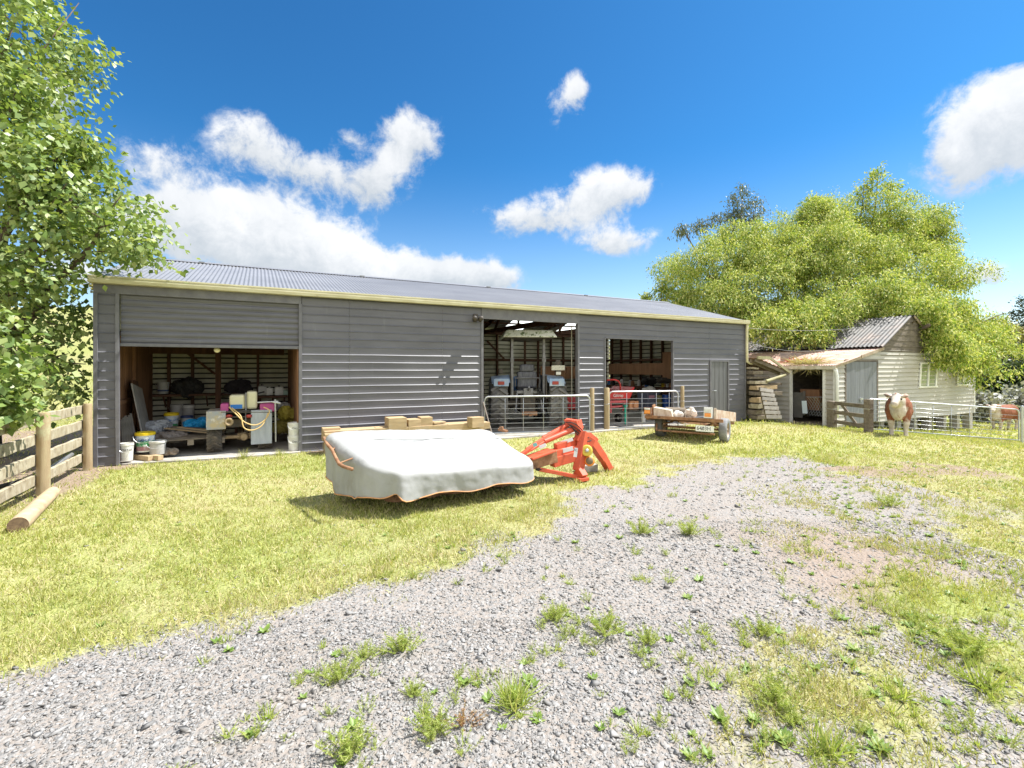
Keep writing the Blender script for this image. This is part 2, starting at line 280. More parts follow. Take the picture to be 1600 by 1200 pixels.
# ------------------------------------------------------------------ grass blades, stones
SHADE_IN=lambda x,y:(((x-SA[0])*SN[0]+(y-SA[1])*SN[1]>-.03)&((x-SA[0])*SD[0]+(y-SA[1])*SD[1]>-.02)&((x-SA[0])*SD[0]+(y-SA[1])*SD[1]<SL+.02))
def pick(n,y0,y1,rng,xm=1.13):
    y=np.sqrt(rng.uniform(y0*y0,y1*y1,n)); x=rng.uniform(-xm,xm,n)*y+rng.uniform(-.4,.4,n); return x,y
BLADE_V=[(-.5,0,0),(.5,0,0),(.42,.1,.55),(-.42,.1,.55),(0,.42,1.0)]; BLADE_F=[(0,1,2),(0,2,3),(3,2,4)]
GR=[]; GD=[]
for y0,y1,n,h,w in ((1.5,3.6,85000,.037,.0042),(3.6,6,100000,.038,.006),(6,9.5,90000,.04,.009),(9.5,15,75000,.045,.014),(15,26,40000,.08,.03)):
    x,y=pick(n,y0,y1,RNG); g,d,lu,_,vg,sd=masks(x,y); tuft=fbm(x,y,5.5,41,3); keep=(RNG.uniform(0,1,n)<np.clip(vg*1.25-.12,0,1)*(1-.93*d)*np.clip(.35+1.6*(tuft-.25),.2,1))&~SHADE_IN(x,y)
    x,y,lu,tuft,sd=x[keep],y[keep],lu[keep],tuft[keep],sd[keep]; k=len(x); Xb,Yb,Zb=basis(k,RNG,(0,0,1),.75); hh=h*(.45+.9*tuft+.5*lu)*(1+.7*np.exp(-((sd+.15)/.25)**2)*sstep(.4,.7,tuft+.2))*RNG.uniform(.5,1.35,k); ww=w*RNG.uniform(.7,1.5,k)
    pos=np.stack([x,y,gz(x,y)-.004],1); v,f=scatter(BLADE_V,BLADE_F,pos,Xb*ww[:,None],Yb*hh[:,None]*.8,Zb*hh[:,None])
    dry=RNG.uniform(0,1,k)>(.36+.56*lu); fr=f.reshape(k,-1,3); GR.append((pos,Xb*ww[:,None],Yb*hh[:,None]*.8,Zb*hh[:,None],dry))
def blades(sel,name,mat,label):
    o=np_mesh(name,*join_np([scatter(BLADE_V,BLADE_F,p[s],a[s],b_[s],c_[s]) for (p,a,b_,c_,dr) in GR for s in [dr if sel else ~dr]]),mat); return tag(o,label,'grass',kind='stuff')
m_grass=leafmat('grass_blade',[(.25,.325,.075),(.38,.415,.11),(.49,.475,.17),(.40,.42,.11),(.56,.51,.25)],.40,.5,.3)
m_dry=leafmat('dry_grass_blade',[(.50,.43,.22),(.60,.52,.31),(.46,.42,.19),(.56,.47,.28)],.25,.6,.2)
blades(False,'grass',m_grass,'short yellow green lawn grass over the yard'); blades(True,'dry_grass',m_dry,'straw coloured dry grass blades through the lawn')
def rock(seed):
    r=random.Random(seed); bm=bmesh.new()
    for i in range(9): bm.verts.new((r.uniform(-.55,.55),r.uniform(-.5,.5),r.uniform(-.32,.32)))
    bmesh.ops.convex_hull(bm,input=bm.verts[:]); bmesh.ops.triangulate(bm,faces=bm.faces[:]); bm.verts.ensure_lookup_table()
    for i,v in enumerate(bm.verts): v.index=i
    V=[tuple(v.co) for v in bm.verts]; Fc=[tuple(q.index for q in f.verts) for f in bm.faces]; bm.free(); return V,Fc
ST=[]
for y0,y1,n,s in ((1.5,3.2,52000,.0125),(3.2,5.2,40000,.0145),(5.2,9.5,22000,.018)):
    for k in range(6):
        x,y=pick(n//6,y0,y1,RNG); g,d,lu,br,vg,sd=masks(x,y); keep=RNG.uniform(0,1,len(x))<np.clip(g,0,1)**1.5*(1-.75*br)*(1-.5*d)+.01; x,y=x[keep],y[keep]; q=len(x)
        sz=s*np.exp(RNG.normal(0,.42,q))*np.where(RNG.uniform(0,1,q)<.014,2.1,1); X_,Y_,Z_=basis(q,RNG,(0,0,1),.5); tv,tf=rock(100+k)
        ST.append(scatter(tv,tf,np.stack([x,y,gz(x,y)+sz*.05],1),X_*sz[:,None]*1.25,Y_*sz[:,None],Z_*sz[:,None]*.62))
m_stone=M('gravel_stone',(.235,.228,.22),.85,col2=(.295,.283,.268),ns=60,isl=.33,col3=(.26,.225,.19),ns3=1.5,lo3=.5,hi3=.8,spec=.25)
tag(np_mesh('gravel',*join_np(ST),m_stone),'loose grey crushed stone of the drive','gravel',kind='stuff')
# ------------------------------------------------------------------ weeds in the gravel
def feather(rng,h=.12,r=.12,n=26):
    """ferny weed: thin stems set with short leaflets"""
    out=[]; leaf=[(-.5,0,0),(.5,0,0),(.0,1,.15)]
    for i in range(n):
        a=rng.uniform(0,2*PI); lean=rng.uniform(.05,1)*r; hh=h*rng.uniform(.5,1.1); tip=np.array([math.cos(a)*lean,math.sin(a)*lean,hh]); ba=np.array([math.cos(a)*lean*.35,math.sin(a)*lean*.35,0])
        t=np.linspace(.15,1,13)[:,None]; pts=ba+(tip-ba)*t+np.array([0,0,1])*0; q=np.repeat(pts,3,0); k=len(q); b=rng.uniform(0,2*PI,k); d=np.stack([np.cos(b),np.sin(b),rng.uniform(.1,.9,k)],1); d=norm(d)
        side=norm(np.cross(d,rng.normal(size=(k,3)))); sz=rng.uniform(.018,.032,k)[:,None]*h/.12; out.append(scatter(leaf,[(0,1,2)],q,side*sz*.22,d*sz,np.cross(side,d)*sz))
    return join_np(out)
def tuft(rng,h=.16,n=90,w=.006,spread=1.0):
    x,y,z=basis(n,rng,(0,0,1),.75*spread); hh=h*rng.uniform(.5,1.2,n)[:,None]; pos=np.stack([rng.normal(0,h*.16,n),rng.normal(0,h*.16,n),np.zeros(n)-.005],1); ww=w*rng.uniform(.7,1.3,n)[:,None]
    return scatter(BLADE_V,BLADE_F,pos,x*ww,y*hh*.9,z*hh)
ROS_V=[(-.12,0,0),(.12,0,0),(.42,.45,.12),(0,.5,.04),(-.42,.45,.12),(0,1,.02)]; ROS_F=[(0,1,3),(1,2,3),(0,3,4),(3,2,5),(4,3,5)]
def rosette(rng,r=.1,n=11):
    a=np.arange(n)*2.4+rng.uniform(0,6); el=rng.uniform(.1,.75,n); y=np.stack([np.cos(a)*np.cos(el),np.sin(a)*np.cos(el),np.sin(el)],1); x=np.stack([-np.sin(a),np.cos(a),0*a],1); s=(r*rng.uniform(.6,1.15,n))[:,None]
    return scatter(ROS_V,ROS_F,np.zeros((n,3))+[0,0,.003],x*s*.6,y*s,np.cross(x,y)*s)
m_weed=leafmat('weed_leaf',[(.26,.36,.07),(.36,.44,.10),(.44,.49,.15),(.50,.48,.20)],.45); m_red=leafmat('red_weed_leaf',[(.30,.13,.06),(.38,.22,.10),(.26,.22,.06)],.25); m_broad=leafmat('broad_weed_leaf',[(.13,.22,.04),(.20,.29,.06),(.28,.34,.10)],.32,.45,.4)
W1=[];W2=[]
def put(L_,mesh,p,s=1): L_.append((mesh[0]*s+np.array(p)[None],mesh[1]))
rw=np.random.default_rng(5)
for i in range(2600):
    x,y=pick(1,1.7,10,rw,1.1); g,d,lu,br,vg,sd=masks(x,y); X,Y_=float(x[0]),float(y[0]); rt=float(sstep(.2,2.0,np.array(X-.9-.38*(Y_-2.5))))
    if SHADE_IN(x,y)[0] or rw.uniform()>(.85*rt if g[0]>.3 else (.7*rt if X>1 else .05))+.07: continue
    p=(X,Y_,gz1(X,Y_)); k=rw.uniform(); s=rw.uniform(.55,1.25)
    if k<.36: put(W1,feather(rw,.045*s,.075*s,9),p)
    elif k<.62: put(W1,tuft(rw,.055*s,30,.005,1.2),p)
    else: put(W2,rosette(rw,.038*s,rw.integers(8,16)),p)
SPOTS=((500,1075),(560,1160),(660,1085),(690,1140),(735,1078),(800,1110),(822,1058),(900,970),(880,960),(950,985),(1010,1000),(862,1008),(1000,832),(1095,835),(1100,818),(1180,842),(1150,850),(1240,862),(1190,985),(1110,1000),(1080,1030),(1130,1020),(1300,880),(1300,945),(1350,930),(1370,950),(1400,945),(1425,962),(1330,1000),(1390,1000),(1440,990),(1480,992),(1500,1032),(1400,1080),(1540,1080),(1205,1092),(1240,1102),(1222,1152),(1282,1180),(1372,1170),(1330,1184),(1480,1130),(1552,1150),(1420,900),(1500,880),(1560,902),(1380,862),(1450,850),(1420,820),(1350,800),(1300,790),(420,1120),(360,1150),(350,1003),(720,862),(780,850),(805,868),(640,905),(560,1030),(470,1070),(1050,905),(930,1060),(1060,1080),(1150,1130),(1090,1165),(980,1130),(1260,1040),(1290,1080),(1590,990),(1580,1050),(1350,1110),(1450,1150),(1100,760),(1040,770),(1200,745),(1280,750),(980,800),(905,850),(880,900),(1010,880),(1180,800))
for a_,b_ in SPOTS:
    q=G(a_,b_); 
    for j in range(int(rw.integers(3,9))):
        X,Y_=q.x+rw.normal()*.035*q.y,q.y+rw.normal()*.045*q.y; p=(X,Y_,gz1(X,Y_)); s=rw.uniform(.6,1.35); k=rw.uniform()
        if k<.45: put(W1,feather(rw,.05*s,.075*s,9),p)
        elif k<.7: put(W1,tuft(rw,.06*s,32,.0045,1.25),p)
        else: put(W2,rosette(rw,.042*s,rw.integers(8,16)),p)
tag(np_mesh('weeds',*join_np(W1),m_weed),'small feathery and grassy weeds dotted over the gravel','weeds',kind='stuff')
tag(np_mesh('broadleaf_weeds',*join_np(W2),m_broad),'low broad leaved weeds spreading over the bare ground','weeds',kind='stuff')
for px,py,s in ((629,1017,1.15),(571,1029,.7),(534,1062,.95),(871,969,1.0),(946,987,1.15),(1012,1004,.9),(676,1141,1.0),(549,1179,1.15),(1002,834,1.3),(1077,837,1.4),(1214,1096,1.1),(1240,1130,.8),(1510,1021,1.6),(1190,990,1.0),(645,1085,.7),(1390,790,1.5)):
    q=G(px,py); o=np_mesh('feathery_weed',*feather(rw,.085*s,.13*s,36),m_weed); o.location=(q.x,q.y,gz1(q.x,q.y)); tag(o,'pale green feathery weed clump growing up through the gravel','weed','feathery weeds in the gravel')
for px,py,h,n,lb in ((804,1104,.17,150,'big spiky grass tuft with long arching blades in the middle of the gravel'),(1405,1092,.13,80,'yellow green grass tuft on stony ground right of the feathery weeds'),(1540,1077,.16,130,'thick grass tussock near the right edge of the stony ground'),(1292,1179,.15,110,'grass tuft among broad leaves at the bottom edge right of the gravel'),(418,1125,.075,40,'small lone grass tuft low in the gravel near the lawn corner')):
    q=G(px,py); o=np_mesh('grass_tuft',*tuft(rw,h,n,.006,1.25),m_weed); o.location=(q.x,q.y,gz1(q.x,q.y)); tag(o,lb,'grass tuft','grass tufts in the gravel')
q=G(722,1132); o=np_mesh('red_weed',*feather(rw,.06,.13,26),m_red); o.location=(q.x,q.y,gz1(q.x,q.y)); tag(o,'low rusty red dried weed beside a green feathery clump','weed')
for px,py,s in ((1225,1158,1.6),(1375,1172,1.7),(1500,880,1.3)):
    q=G(px,py); o=np_mesh('broadleaf_weed',*rosette(rw,.040*s,24),m_broad); o.location=(q.x,q.y,gz1(q.x,q.y)); tag(o,'flat broad leaved weed rosette on the stony ground','weed','broad leaved rosettes')
# ------------------------------------------------------------------ shared materials
m_paint=M('grey_shed_paint',(.094,.092,.106),.45,col2=(.138,.135,.153),ns=2.2,stretch=(.35,1,1.6),lo=.35,hi=.7,bump=.12,bs=30,isl=.13,col3=(.19,.185,.195),ns3=2.6,lo3=.60,hi3=.86,st3=(2.2,1,.35),spec=.5)
m_trim=M('grey_trim',(.108,.105,.118),.45,col2=(.16,.155,.165),ns=5,spec=.5,bump=.1)
m_roof=M('grey_roof_iron',(.20,.20,.212),.42,.15,col2=(.25,.25,.262),ns=1.2,stretch=(.5,1,1),spec=.5,col3=(.24,.235,.24),ns3=.7,lo3=.55,hi3=.85)
m_cream=M('cream_gutter',(.62,.58,.40),.5,col2=(.50,.45,.28),ns=6,stretch=(.5,2,2),spec=.3,col3=(.30,.26,.17),ns3=9,lo3=.62,hi3=.85)
m_inside=M('galvanised_inside',(.56,.54,.44),.55,col2=(.42,.40,.29),ns=3,isl=.12,spec=.3,bump=.1)
m_frame=M('brown_stained_timber',(.14,.07,.042),.8,col2=(.085,.045,.03),ns=9,stretch=(1,1,.25),isl=.18,spec=.15,bump=.2)
m_ply=M('brown_ply',(.34,.18,.10),.8,col2=(.22,.115,.065),ns=4,stretch=(2,2,.35),isl=.12,spec=.15)
m_conc=M('concrete',(.42,.39,.35),.9,col2=(.32,.30,.265),ns=4,bump=.25,bs=50,col3=(.16,.145,.12),ns3=1.6,lo3=.5,hi3=.75,spec=.2)
m_timber=M('weathered_pine',(.50,.37,.22),.8,col2=(.36,.26,.15),ns=7,stretch=(.4,3,3),isl=.14,bump=.25,spec=.15,col3=(.30,.27,.22),ns3=5,lo3=.55,hi3=.8)
m_rail=M('lichened_rail',(.32,.265,.175),.85,col2=(.48,.43,.32),ns=5,stretch=(.6,2.5,1.2),isl=.12,bump=.35,bs=30,col3=(.17,.13,.085),ns3=6,lo3=.52,hi3=.74,spec=.12)
m_post=M('round_post',(.38,.30,.18),.85,col2=(.30,.22,.13),ns=8,stretch=(3,3,.4),bump=.35,col3=(.38,.36,.22),ns3=4,spec=.12)
m_oldwood=M('old_grey_wood',(.26,.22,.17),.9,col2=(.14,.11,.085),ns=7,stretch=(.5,2,2),isl=.2,bump=.35,col3=(.33,.31,.20),ns3=3.5,lo3=.58,hi3=.8,spec=.1)
m_galv=M('galvanised_pipe',(.55,.56,.57),.38,.75,col2=(.42,.43,.44),ns=12,spec=.5)
m_white=M('white_paint',(.78,.77,.74),.5,col2=(.66,.64,.60),ns=6,spec=.35)
m_wplas=M('white_plastic',(.72,.71,.67),.4,col2=(.55,.53,.48),ns=9,col3=(.30,.27,.22),ns3=7,lo3=.6,hi3=.85,spec=.4)
m_black=M('black_rubber',(.022,.022,.022),.75,col2=(.05,.047,.043),ns=14,bump=.2,spec=.25)
m_dark=M('dark_steel',(.05,.048,.046),.6,.2,col2=(.11,.085,.065),ns=10,spec=.4)
m_rust=M('rusty_steel',(.24,.115,.06),.85,.1,col2=(.36,.21,.12),ns=12,col3=(.10,.06,.045),ns3=7,bump=.3,spec=.2)
m_orange=M('orange_red_paint',(.58,.10,.04),.5,col2=(.46,.075,.035),ns=7,col3=(.42,.20,.14),ns3=6,lo3=.6,hi3=.82,spec=.45,bump=.1)
m_red=M('red_paint',(.55,.02,.02),.4,col2=(.38,.015,.018),ns=5,spec=.5)
m_blue=M('blue_paint',(.05,.16,.42),.4,col2=(.10,.24,.50),ns=6,spec=.5,col3=(.30,.34,.38),ns3=8,lo3=.62,hi3=.85)
m_glass=M('tail_lens_red',(.32,.03,.02),.3,spec=.6); m_amber=M('tail_lens_amber',(.75,.25,.02),.2,spec=.6)
m_ink=M('black_ink',(.015,.015,.018),.6)
SIDE=.159
def siding(mb,x0,x1,z0,z1,y=0,out=-1,pitch=SIDE,step=.45,phase=0,prof=None,amp=.0025,axis='x'):
    """ribbed wall sheeting between x0..x1 and z0..z1, ribs standing out towards out*y"""
    prof=prof or [(0,0),(.013,.001),(.013,.006),(0,.023),(0,.095)]
    pts=[]; k=math.floor((z0-phase)/pitch)-1
    while k*pitch+phase<z1+pitch:
        pts += [(d,k*pitch+phase+h) for d,h in prof]; k+=1
    q=[]
    for (d0,h0),(d1,h1) in zip(pts,pts[1:]):
        if h0<z0<h1: t=(z0-h0)/(h1-h0); q.append((d0+(d1-d0)*t,z0))
        if z0<=h1<=z1: q.append((d1,h1))
        if h0<z1<h1: t=(z1-h0)/(h1-h0); q.append((d0+(d1-d0)*t,z1))
    n=max(1,int((x1-x0)/step)); X=[x0+(x1-x0)*i/n for i in range(n+1)]; vs=[]
    for i,x in enumerate(X):
        jz=random.uniform(-amp,amp) if 0<i<n else 0
        for d,h in q:
            yy=y+out*(d+random.uniform(0,amp*.5)); vs.append((x,yy,h+jz) if axis=='x' else (yy,x,h+jz))
    m=len(q); mb.add(vs,[(i*m+j,(i+1)*m+j,(i+1)*m+j+1,i*m+j+1) for i in range(n) for j in range(m-1)]); k=n*(m-1)
    mb.m[-k:]=[int(min(q[j][0],q[j+1][0])<-.005) for i in range(n) for j in range(m-1)]   # groove faces between boards: shade put into the dark second material
def corrugated(mb,x0,x1,A,B,pitch=.076,amp=.009,seg=6,rows=2,jit=0):
    """sheet iron: waves along x, ruled from edge A=(y,z) to edge B=(y,z)"""
    n=int((x1-x0)/pitch*seg); A=Vector((0,*A)); B=Vector((0,*B)); d=(B-A).normalized(); nn=Vector((0,-d.z,d.y)); vs=[]
    for i in range(n+1):
        x=x0+(x1-x0)*i/n; w=amp*math.sin(2*PI*(x-x0)/pitch)
        for r in range(rows): p=A+(B-A)*(r/(rows-1)); vs.append((x,p.y+nn.y*w,p.z+nn.z*w+(random.uniform(-jit,jit) if jit and i%seg==0 else 0)))
    mb.add(vs,[(i*rows+r,(i+1)*rows+r,(i+1)*rows+r+1,i*rows+r+1) for i in range(n) for r in range(rows-1)])
# ------------------------------------------------------------------ the long shed
shed=thing('farm_shed','long dark grey ribbed iron farm shed with a roller door and two open tractor bays','shed',S(0,0,0),SANG)
EZ=3.10; RZ=4.17; RY=3.41
for x0,x1,z0,z1 in ((.02,.27,.02,2.9),(3.15,4.05,0,EZ),(4.053,6.05,0,EZ),(6.053,7.0,0,EZ),(9.78,10.62,0,EZ),(10.622,13.12,2.46,EZ),(13.122,14.64,0,EZ),(14.642,15.52,1.89,EZ),(15.522,16.26,0,EZ)):
    fw=MB(); siding(fw,x0,x1,z0,z1,random.uniform(-.002,.002)); fw.build('front_wall',m_paint,shed)
pieces('trim',m_trim,shed,[lambda t:t.box(-.03,3.14,-.022,.03,2.9,EZ),lambda t:t.box(7.0,9.78,-.02,.03,2.8,EZ),lambda t:t.bar((0,0,0),(0,0,2.9),.06,.06),lambda t:t.bar((.29,-.005,.02),(.285,-.005,2.9),.055,.06),lambda t:t.bar((.30,-.03,.0),(.285,-.02,.75),.05,.03)]
 +[lambda t,x=x,z1=z1:t.box(x-.03,x+.03,-.024,.09,0,z1) for x,z1 in ((3.125,2.9),(7.02,2.8),(9.755,2.8))]
 +[lambda t:t.box(10.6,10.64,-.02,.06,0,2.46),lambda t:t.box(13.1,13.14,-.02,.06,0,2.46),lambda t:t.box(10.64,13.1,-.018,.06,2.44,2.475),lambda t:t.box(16.255,16.30,-.03,.06,0,EZ)],bevel=.004)
GRV_=[(0,0),(-.035,.001),(-.04,.036),(0,.037),(0,.1)]
m_groove_shade=M('groove_shade',(.05,.045,.035),.9)  # dark colour standing in for the shade inside the wall grooves
bw=MB(); siding(bw,3.2,SL,0,EZ,SW-.02,-1,prof=GRV_); bw.build('back_wall',[m_inside,m_groove_shade],shed)
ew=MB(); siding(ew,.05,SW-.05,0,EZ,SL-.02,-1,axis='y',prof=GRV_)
ew.add([(SL-.02,0,EZ),(SL-.02,SW,EZ),(SL-.02,RY,RZ-.05)],[(0,1,2)]); ew.build('end_wall',[m_inside,m_groove_shade],shed)
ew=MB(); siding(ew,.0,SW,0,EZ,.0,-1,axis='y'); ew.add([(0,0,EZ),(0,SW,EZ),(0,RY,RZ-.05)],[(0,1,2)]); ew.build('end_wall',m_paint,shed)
gb=MB(); siding(gb,.1,3.08,.02,2.2,3.62,-1,pitch=.125,prof=GRV_); gb.build('inner_wall',[m_inside,m_groove_shade],shed)
pw=MB()
for i in range(9): x=.15; y0=.12+i*.19; pw.box(.13,.15+random.uniform(0,.004),y0,y0+.182,.02,2.25)
pw.box(.152,.19,.12,1.8,.98,1.06); pw.box(.12,.2,1.82,3.6,0,2.3,0)
pw.build('partition',m_ply,shed); pw=MB()
for i in range(7): pw.box(3.075,3.11,.095+i*.5,.59+i*.5,.02,2.25)
pw.build('partition',m_ply,shed)
fr=MB()
for px in (264,301,369,403): x=sx(px,3.55); fr.box(x-.03,x+.03,3.5,3.6,.02,2.2)
x=sx(341,2.7); fr.box(x-.055,x+.055,2.64,2.75,.02,2.05); fr.box(.2,2.97,3.3,3.42,1.98,2.24); fr.bar((sx(288,3.4),3.46,2.05),(sx(336,3.4),3.46,1.5),.03,.05)
fr.box(.13,3.0,.3,3.62,2.26,2.3)
for i in range(14):
    x=8.2+i*.62
    if x<16.2: fr.box(x-.025,x+.025,SW-.14,SW-.04,0,EZ)
for i in range(11): y=.5+i*.6; fr.box(SL-.14,SL-.04,y-.025,y+.025,0,EZ)
fr.box(7.5,SL-.15,SW-.16,SW-.145,1.93,2.02); fr.box(SL-.162,SL-.145,.3,SW-.1,1.93,2.02); fr.bar((10.2,SW-.17,2.7),(11.0,SW-.17,1.95),.02,.07)
fr.box(3.2,SL-.1,SW-.2,SW-.05,EZ-.14,EZ); fr.box(3.2,SL-.1,.05,.12,2.82,2.98)
fr.build('wall_frame',m_frame,shed)
tr=MB()
for x in (3.25,6.85,9.9,12.6,15.1):
    tr.box(x-.03,x+.03,.1,SW-.1,EZ-.18,EZ-.03); 
    for y0,y1 in ((.1,RY),(SW-.1,RY)): tr.bar((x+.07,y0,EZ),(x+.07,y1,RZ-.12),.05,.14)
    for y0,y1 in ((1.6,2.4),(RY,RY),(5.2,4.4)): tr.bar((x-.07,y0,EZ-.1),(x-.07,y1,EZ+(RZ-EZ)*(1-abs(y1-RY)/RY)-.1),.04,.09)
for i in range(5):
    for s in (1,-1): y=RY-s*(.3+i*.72); tr.box(3.1,SL-.1,y-.03,y+.03,EZ+(RZ-EZ)*(1-abs(y-RY)/RY)-.10,EZ+(RZ-EZ)*(1-abs(y-RY)/RY)-.045)
tr.build('roof_frame',m_frame,shed)
SKY0,SKY1=10.9,11.8
rf=MB(); corrugated(rf,-.06,SL+.06,(-.09,EZ+.05),(RY,RZ),seg=8); corrugated(rf,-.06,SKY0,(SW+.1,EZ+.03),(RY,RZ)); corrugated(rf,SKY1,13.4,(SW+.1,EZ+.03),(RY,RZ)); corrugated(rf,14.3,SL+.06,(SW+.1,EZ+.03),(RY,RZ)); roof=rf.build('roof',m_roof,shed,smooth=True)
rc=MB(); corr=[(RY-.16,RZ-.028),(RY-.02,RZ+.028),(RY+.02,RZ+.028),(RY+.16,RZ-.028)]; rc.add([(x,y,z) for x in (-.07,SL+.07) for y,z in corr],[(0,4,5,1),(1,5,6,2),(2,6,7,3)])
for x in (1.2,4.9,8.7,12.4): rc.box(x-.06,x+.06,RY-.17,RY-.12,RZ-.03,RZ+.004)
rc.build('ridge_cap',m_roof,roof)
m_sky=bpy.data.materials.new('clear_roof_sheet'); N,L=nodes(m_sky); tb=N.new('ShaderNodeBsdfTranslucent'); tb.inputs[0].default_value=(.75,.78,.72,1); L.new(tb.outputs[0],N['Material Output'].inputs[0])
for k0,k1 in ((SKY0,SKY1),(13.4,14.3)): sk=MB(); corrugated(sk,k0,k1,(SW+.1,EZ+.035),(RY+.1,RZ-.03)); sk.build('skylight_plus_added',m_sky,shed,smooth=True)  # the second sheet is added, out of view, to light the workshop bay
g=MB(); prof=[(-.155,3.055),(-.165,3.11),(-.15,3.165),(-.142,3.163),(-.14,3.075),(-.03,3.075),(-.03,3.15),(-.022,3.15),(-.022,3.055)]; g.prism(prof,-.07,SL+.05,'x'); g.box(-.068,SL+.048,-.168,-.158,3.148,3.172)
gut=g.build('gutter',m_cream,shed); 
d=MB(); d.tube([(SL+.0,-.09,3.06),(SL+.02,-.06,2.9),(SL+.03,-.05,2.3),(SL+.04,-.05,1.86),(SL+.18,-.05,1.80),(SL+.62,-.05,1.79)],.042,10); d.build('downpipe',m_cream,shed,smooth=True)
rd=MB(); siding(rd,.32,3.10,2.06,2.92,.06,-1,pitch=.108,prof=[(0,0),(.002,.012),(.014,.03),(.018,.055),(.012,.085),(.0,.1)],phase=.02,amp=.003); rdo=rd.build('roller_door',m_paint,shed,smooth=False)
br=MB(); br.box(.31,3.11,.02,.075,2.02,2.075); br.build('bottom_rail',m_trim,rdo,bevel=.005)
db=MB(); n=8
for i in range(n): x0=14.70+i*(.75/n); db.box(x0,x0+.75/n-.006,-.006+.006*(i%2),.02,.05,1.84)
dd=db.build('side_door',M('door_iron',(.10,.10,.107),.45,col2=(.15,.15,.155),ns=3,stretch=(3,1,.4),spec=.5),shed); f=MB(); f.box(14.645,14.70,-.03,.05,.0,1.89); f.box(15.455,15.515,-.03,.05,0,1.89); f.box(14.70,15.455,-.03,.05,1.845,1.888); f.build('door_frame',m_trim,dd,bevel=.003)
h=MB(); h.tube([(14.78,-.01,.95),(14.78,-.06,.95),(14.88,-.06,.95)],.012,8); h.build('handle',m_galv,dd)
fl=MB(); fl.box(.1,SL-.1,.02,SW-.1,-.08,.03); fl.prism([(.35,-.02),(.35,.02),(3.12,.02),(3.12,-.12),(2.1,-.18)],-.08,.026,'z'); fl.prism([(6.95,.021),(13.2,.021),(13.2,-.42),(7.0,-.36)],-.08,.034,'z'); fl.build('floor_slab',m_conc,shed)
pieces('lining_board',M('brightened_ply',(.46,.25,.14),.8,col2=(.34,.18,.10),ns=4,stretch=(2,2,.35),spec=.15),shed,[lambda p,a=a:p.box(*a) for a in ((SL-.2,SL-.165,3.1,4.9,1.38,1.84),(SL-.2,SL-.165,4.92,6.6,1.38,1.84),(SL-.24,SL-.21,2.6,3.35,.0,2.25),(12.6,14.9,SW-.21,SW-.18,1.2,1.72))])  # lighter copy of the brown ply, making up for weak light in the workshop
for i,(x,y,z) in enumerate(()): pass
# flood lamp under the eave, bulb under the roller door
xl=sx(745,-.1); fl_=thing('flood_lamp','twin headed flood lamp under the eave between the roller door and the tractor bay','lamp',S(xl,-.03,2.80),SANG)
b_=MB(); b_.box(-.05,.05,-.03,.02,0,.1); b_.tube([(0,-.03,.05),(0,-.09,.04)],.015,8); b_.build('bracket',m_dark,fl_,bevel=.006)
for s in (-1,1):
    q=MB(); M_=Matrix.Translation((s*.07,-.13,-.02))@Euler((R(60),0,R(s*25))).to_matrix().to_4x4(); vs=MB(); vs.lathe([(.03,.07),(.05,.04),(.065,-.05),(.0,-.045)],n=14); q.add([M_@Vector(v) for v in vs.v],vs.f); hd=q.build('lamp_head',m_dark,fl_,smooth=True)
    q=MB(); vs=MB(); vs.lathe([(.058,-.052),(.03,-.06),(.001,-.062)],n=14); q.add([M_@Vector(v) for v in vs.v],vs.f); q.build('lens',m_white,hd,smooth=True)
xb=sx(339,.2); bb=thing('light_bulb','pale bulb hanging just under the roller door','lamp',S(xb,.22,1.985),SANG); q=MB(); q.ell((0,0,0),(.055,.055,.05)); q.build('bulb',M('bulb_glass',(.75,.68,.45),.25),bb,smooth=True); q=MB(); q.lathe([(.022,.045),(.022,.2)]); q.build('holder',m_black,bb)
# ------------------------------------------------------------------ round posts and pipe gates at the shed front
def post(px,pyb,pyt,r,label,mat=m_post,sq=False):
    g_=gp(px,pyb); h=(pyb-pyt)/F*g_.y; o=thing('gate_post',label,'post',g_,random.uniform(0,6),'posts along the shed front'); q=MB()
    n=14; q.lathe([(r*1.05,-.3),(r,0),(r*.97,h*.5),(r*.95,h-.015),(r*.8,h)],n=n)
    q.v=[(x+random.uniform(-.003,.003),y+random.uniform(-.003,.003),z) for x,y,z in q.v]; q.build('post_shaft',mat,o,auto=50); w=MB(); w.tube([(r*1.08*math.cos(a),r*1.08*math.sin(a),h*.62+.01*math.sin(a*3)) for a in [i*2*PI/16 for i in range(16)]],.004,5,closed=True); w.build('wire_loop',m_galv,o); return g_,h
pA,_=post(749,682,611,.062,'pale round post at the mower end of the first pipe gate')
pB,_=post(925,675,606,.06,'round post behind the latch end of the first pipe gate'); pC,_=post(948,672,606,.075,'stout round post between the two pipe gates'); pD,_=post(1066,664,603,.058,'round post behind the latch end of the second pipe gate')
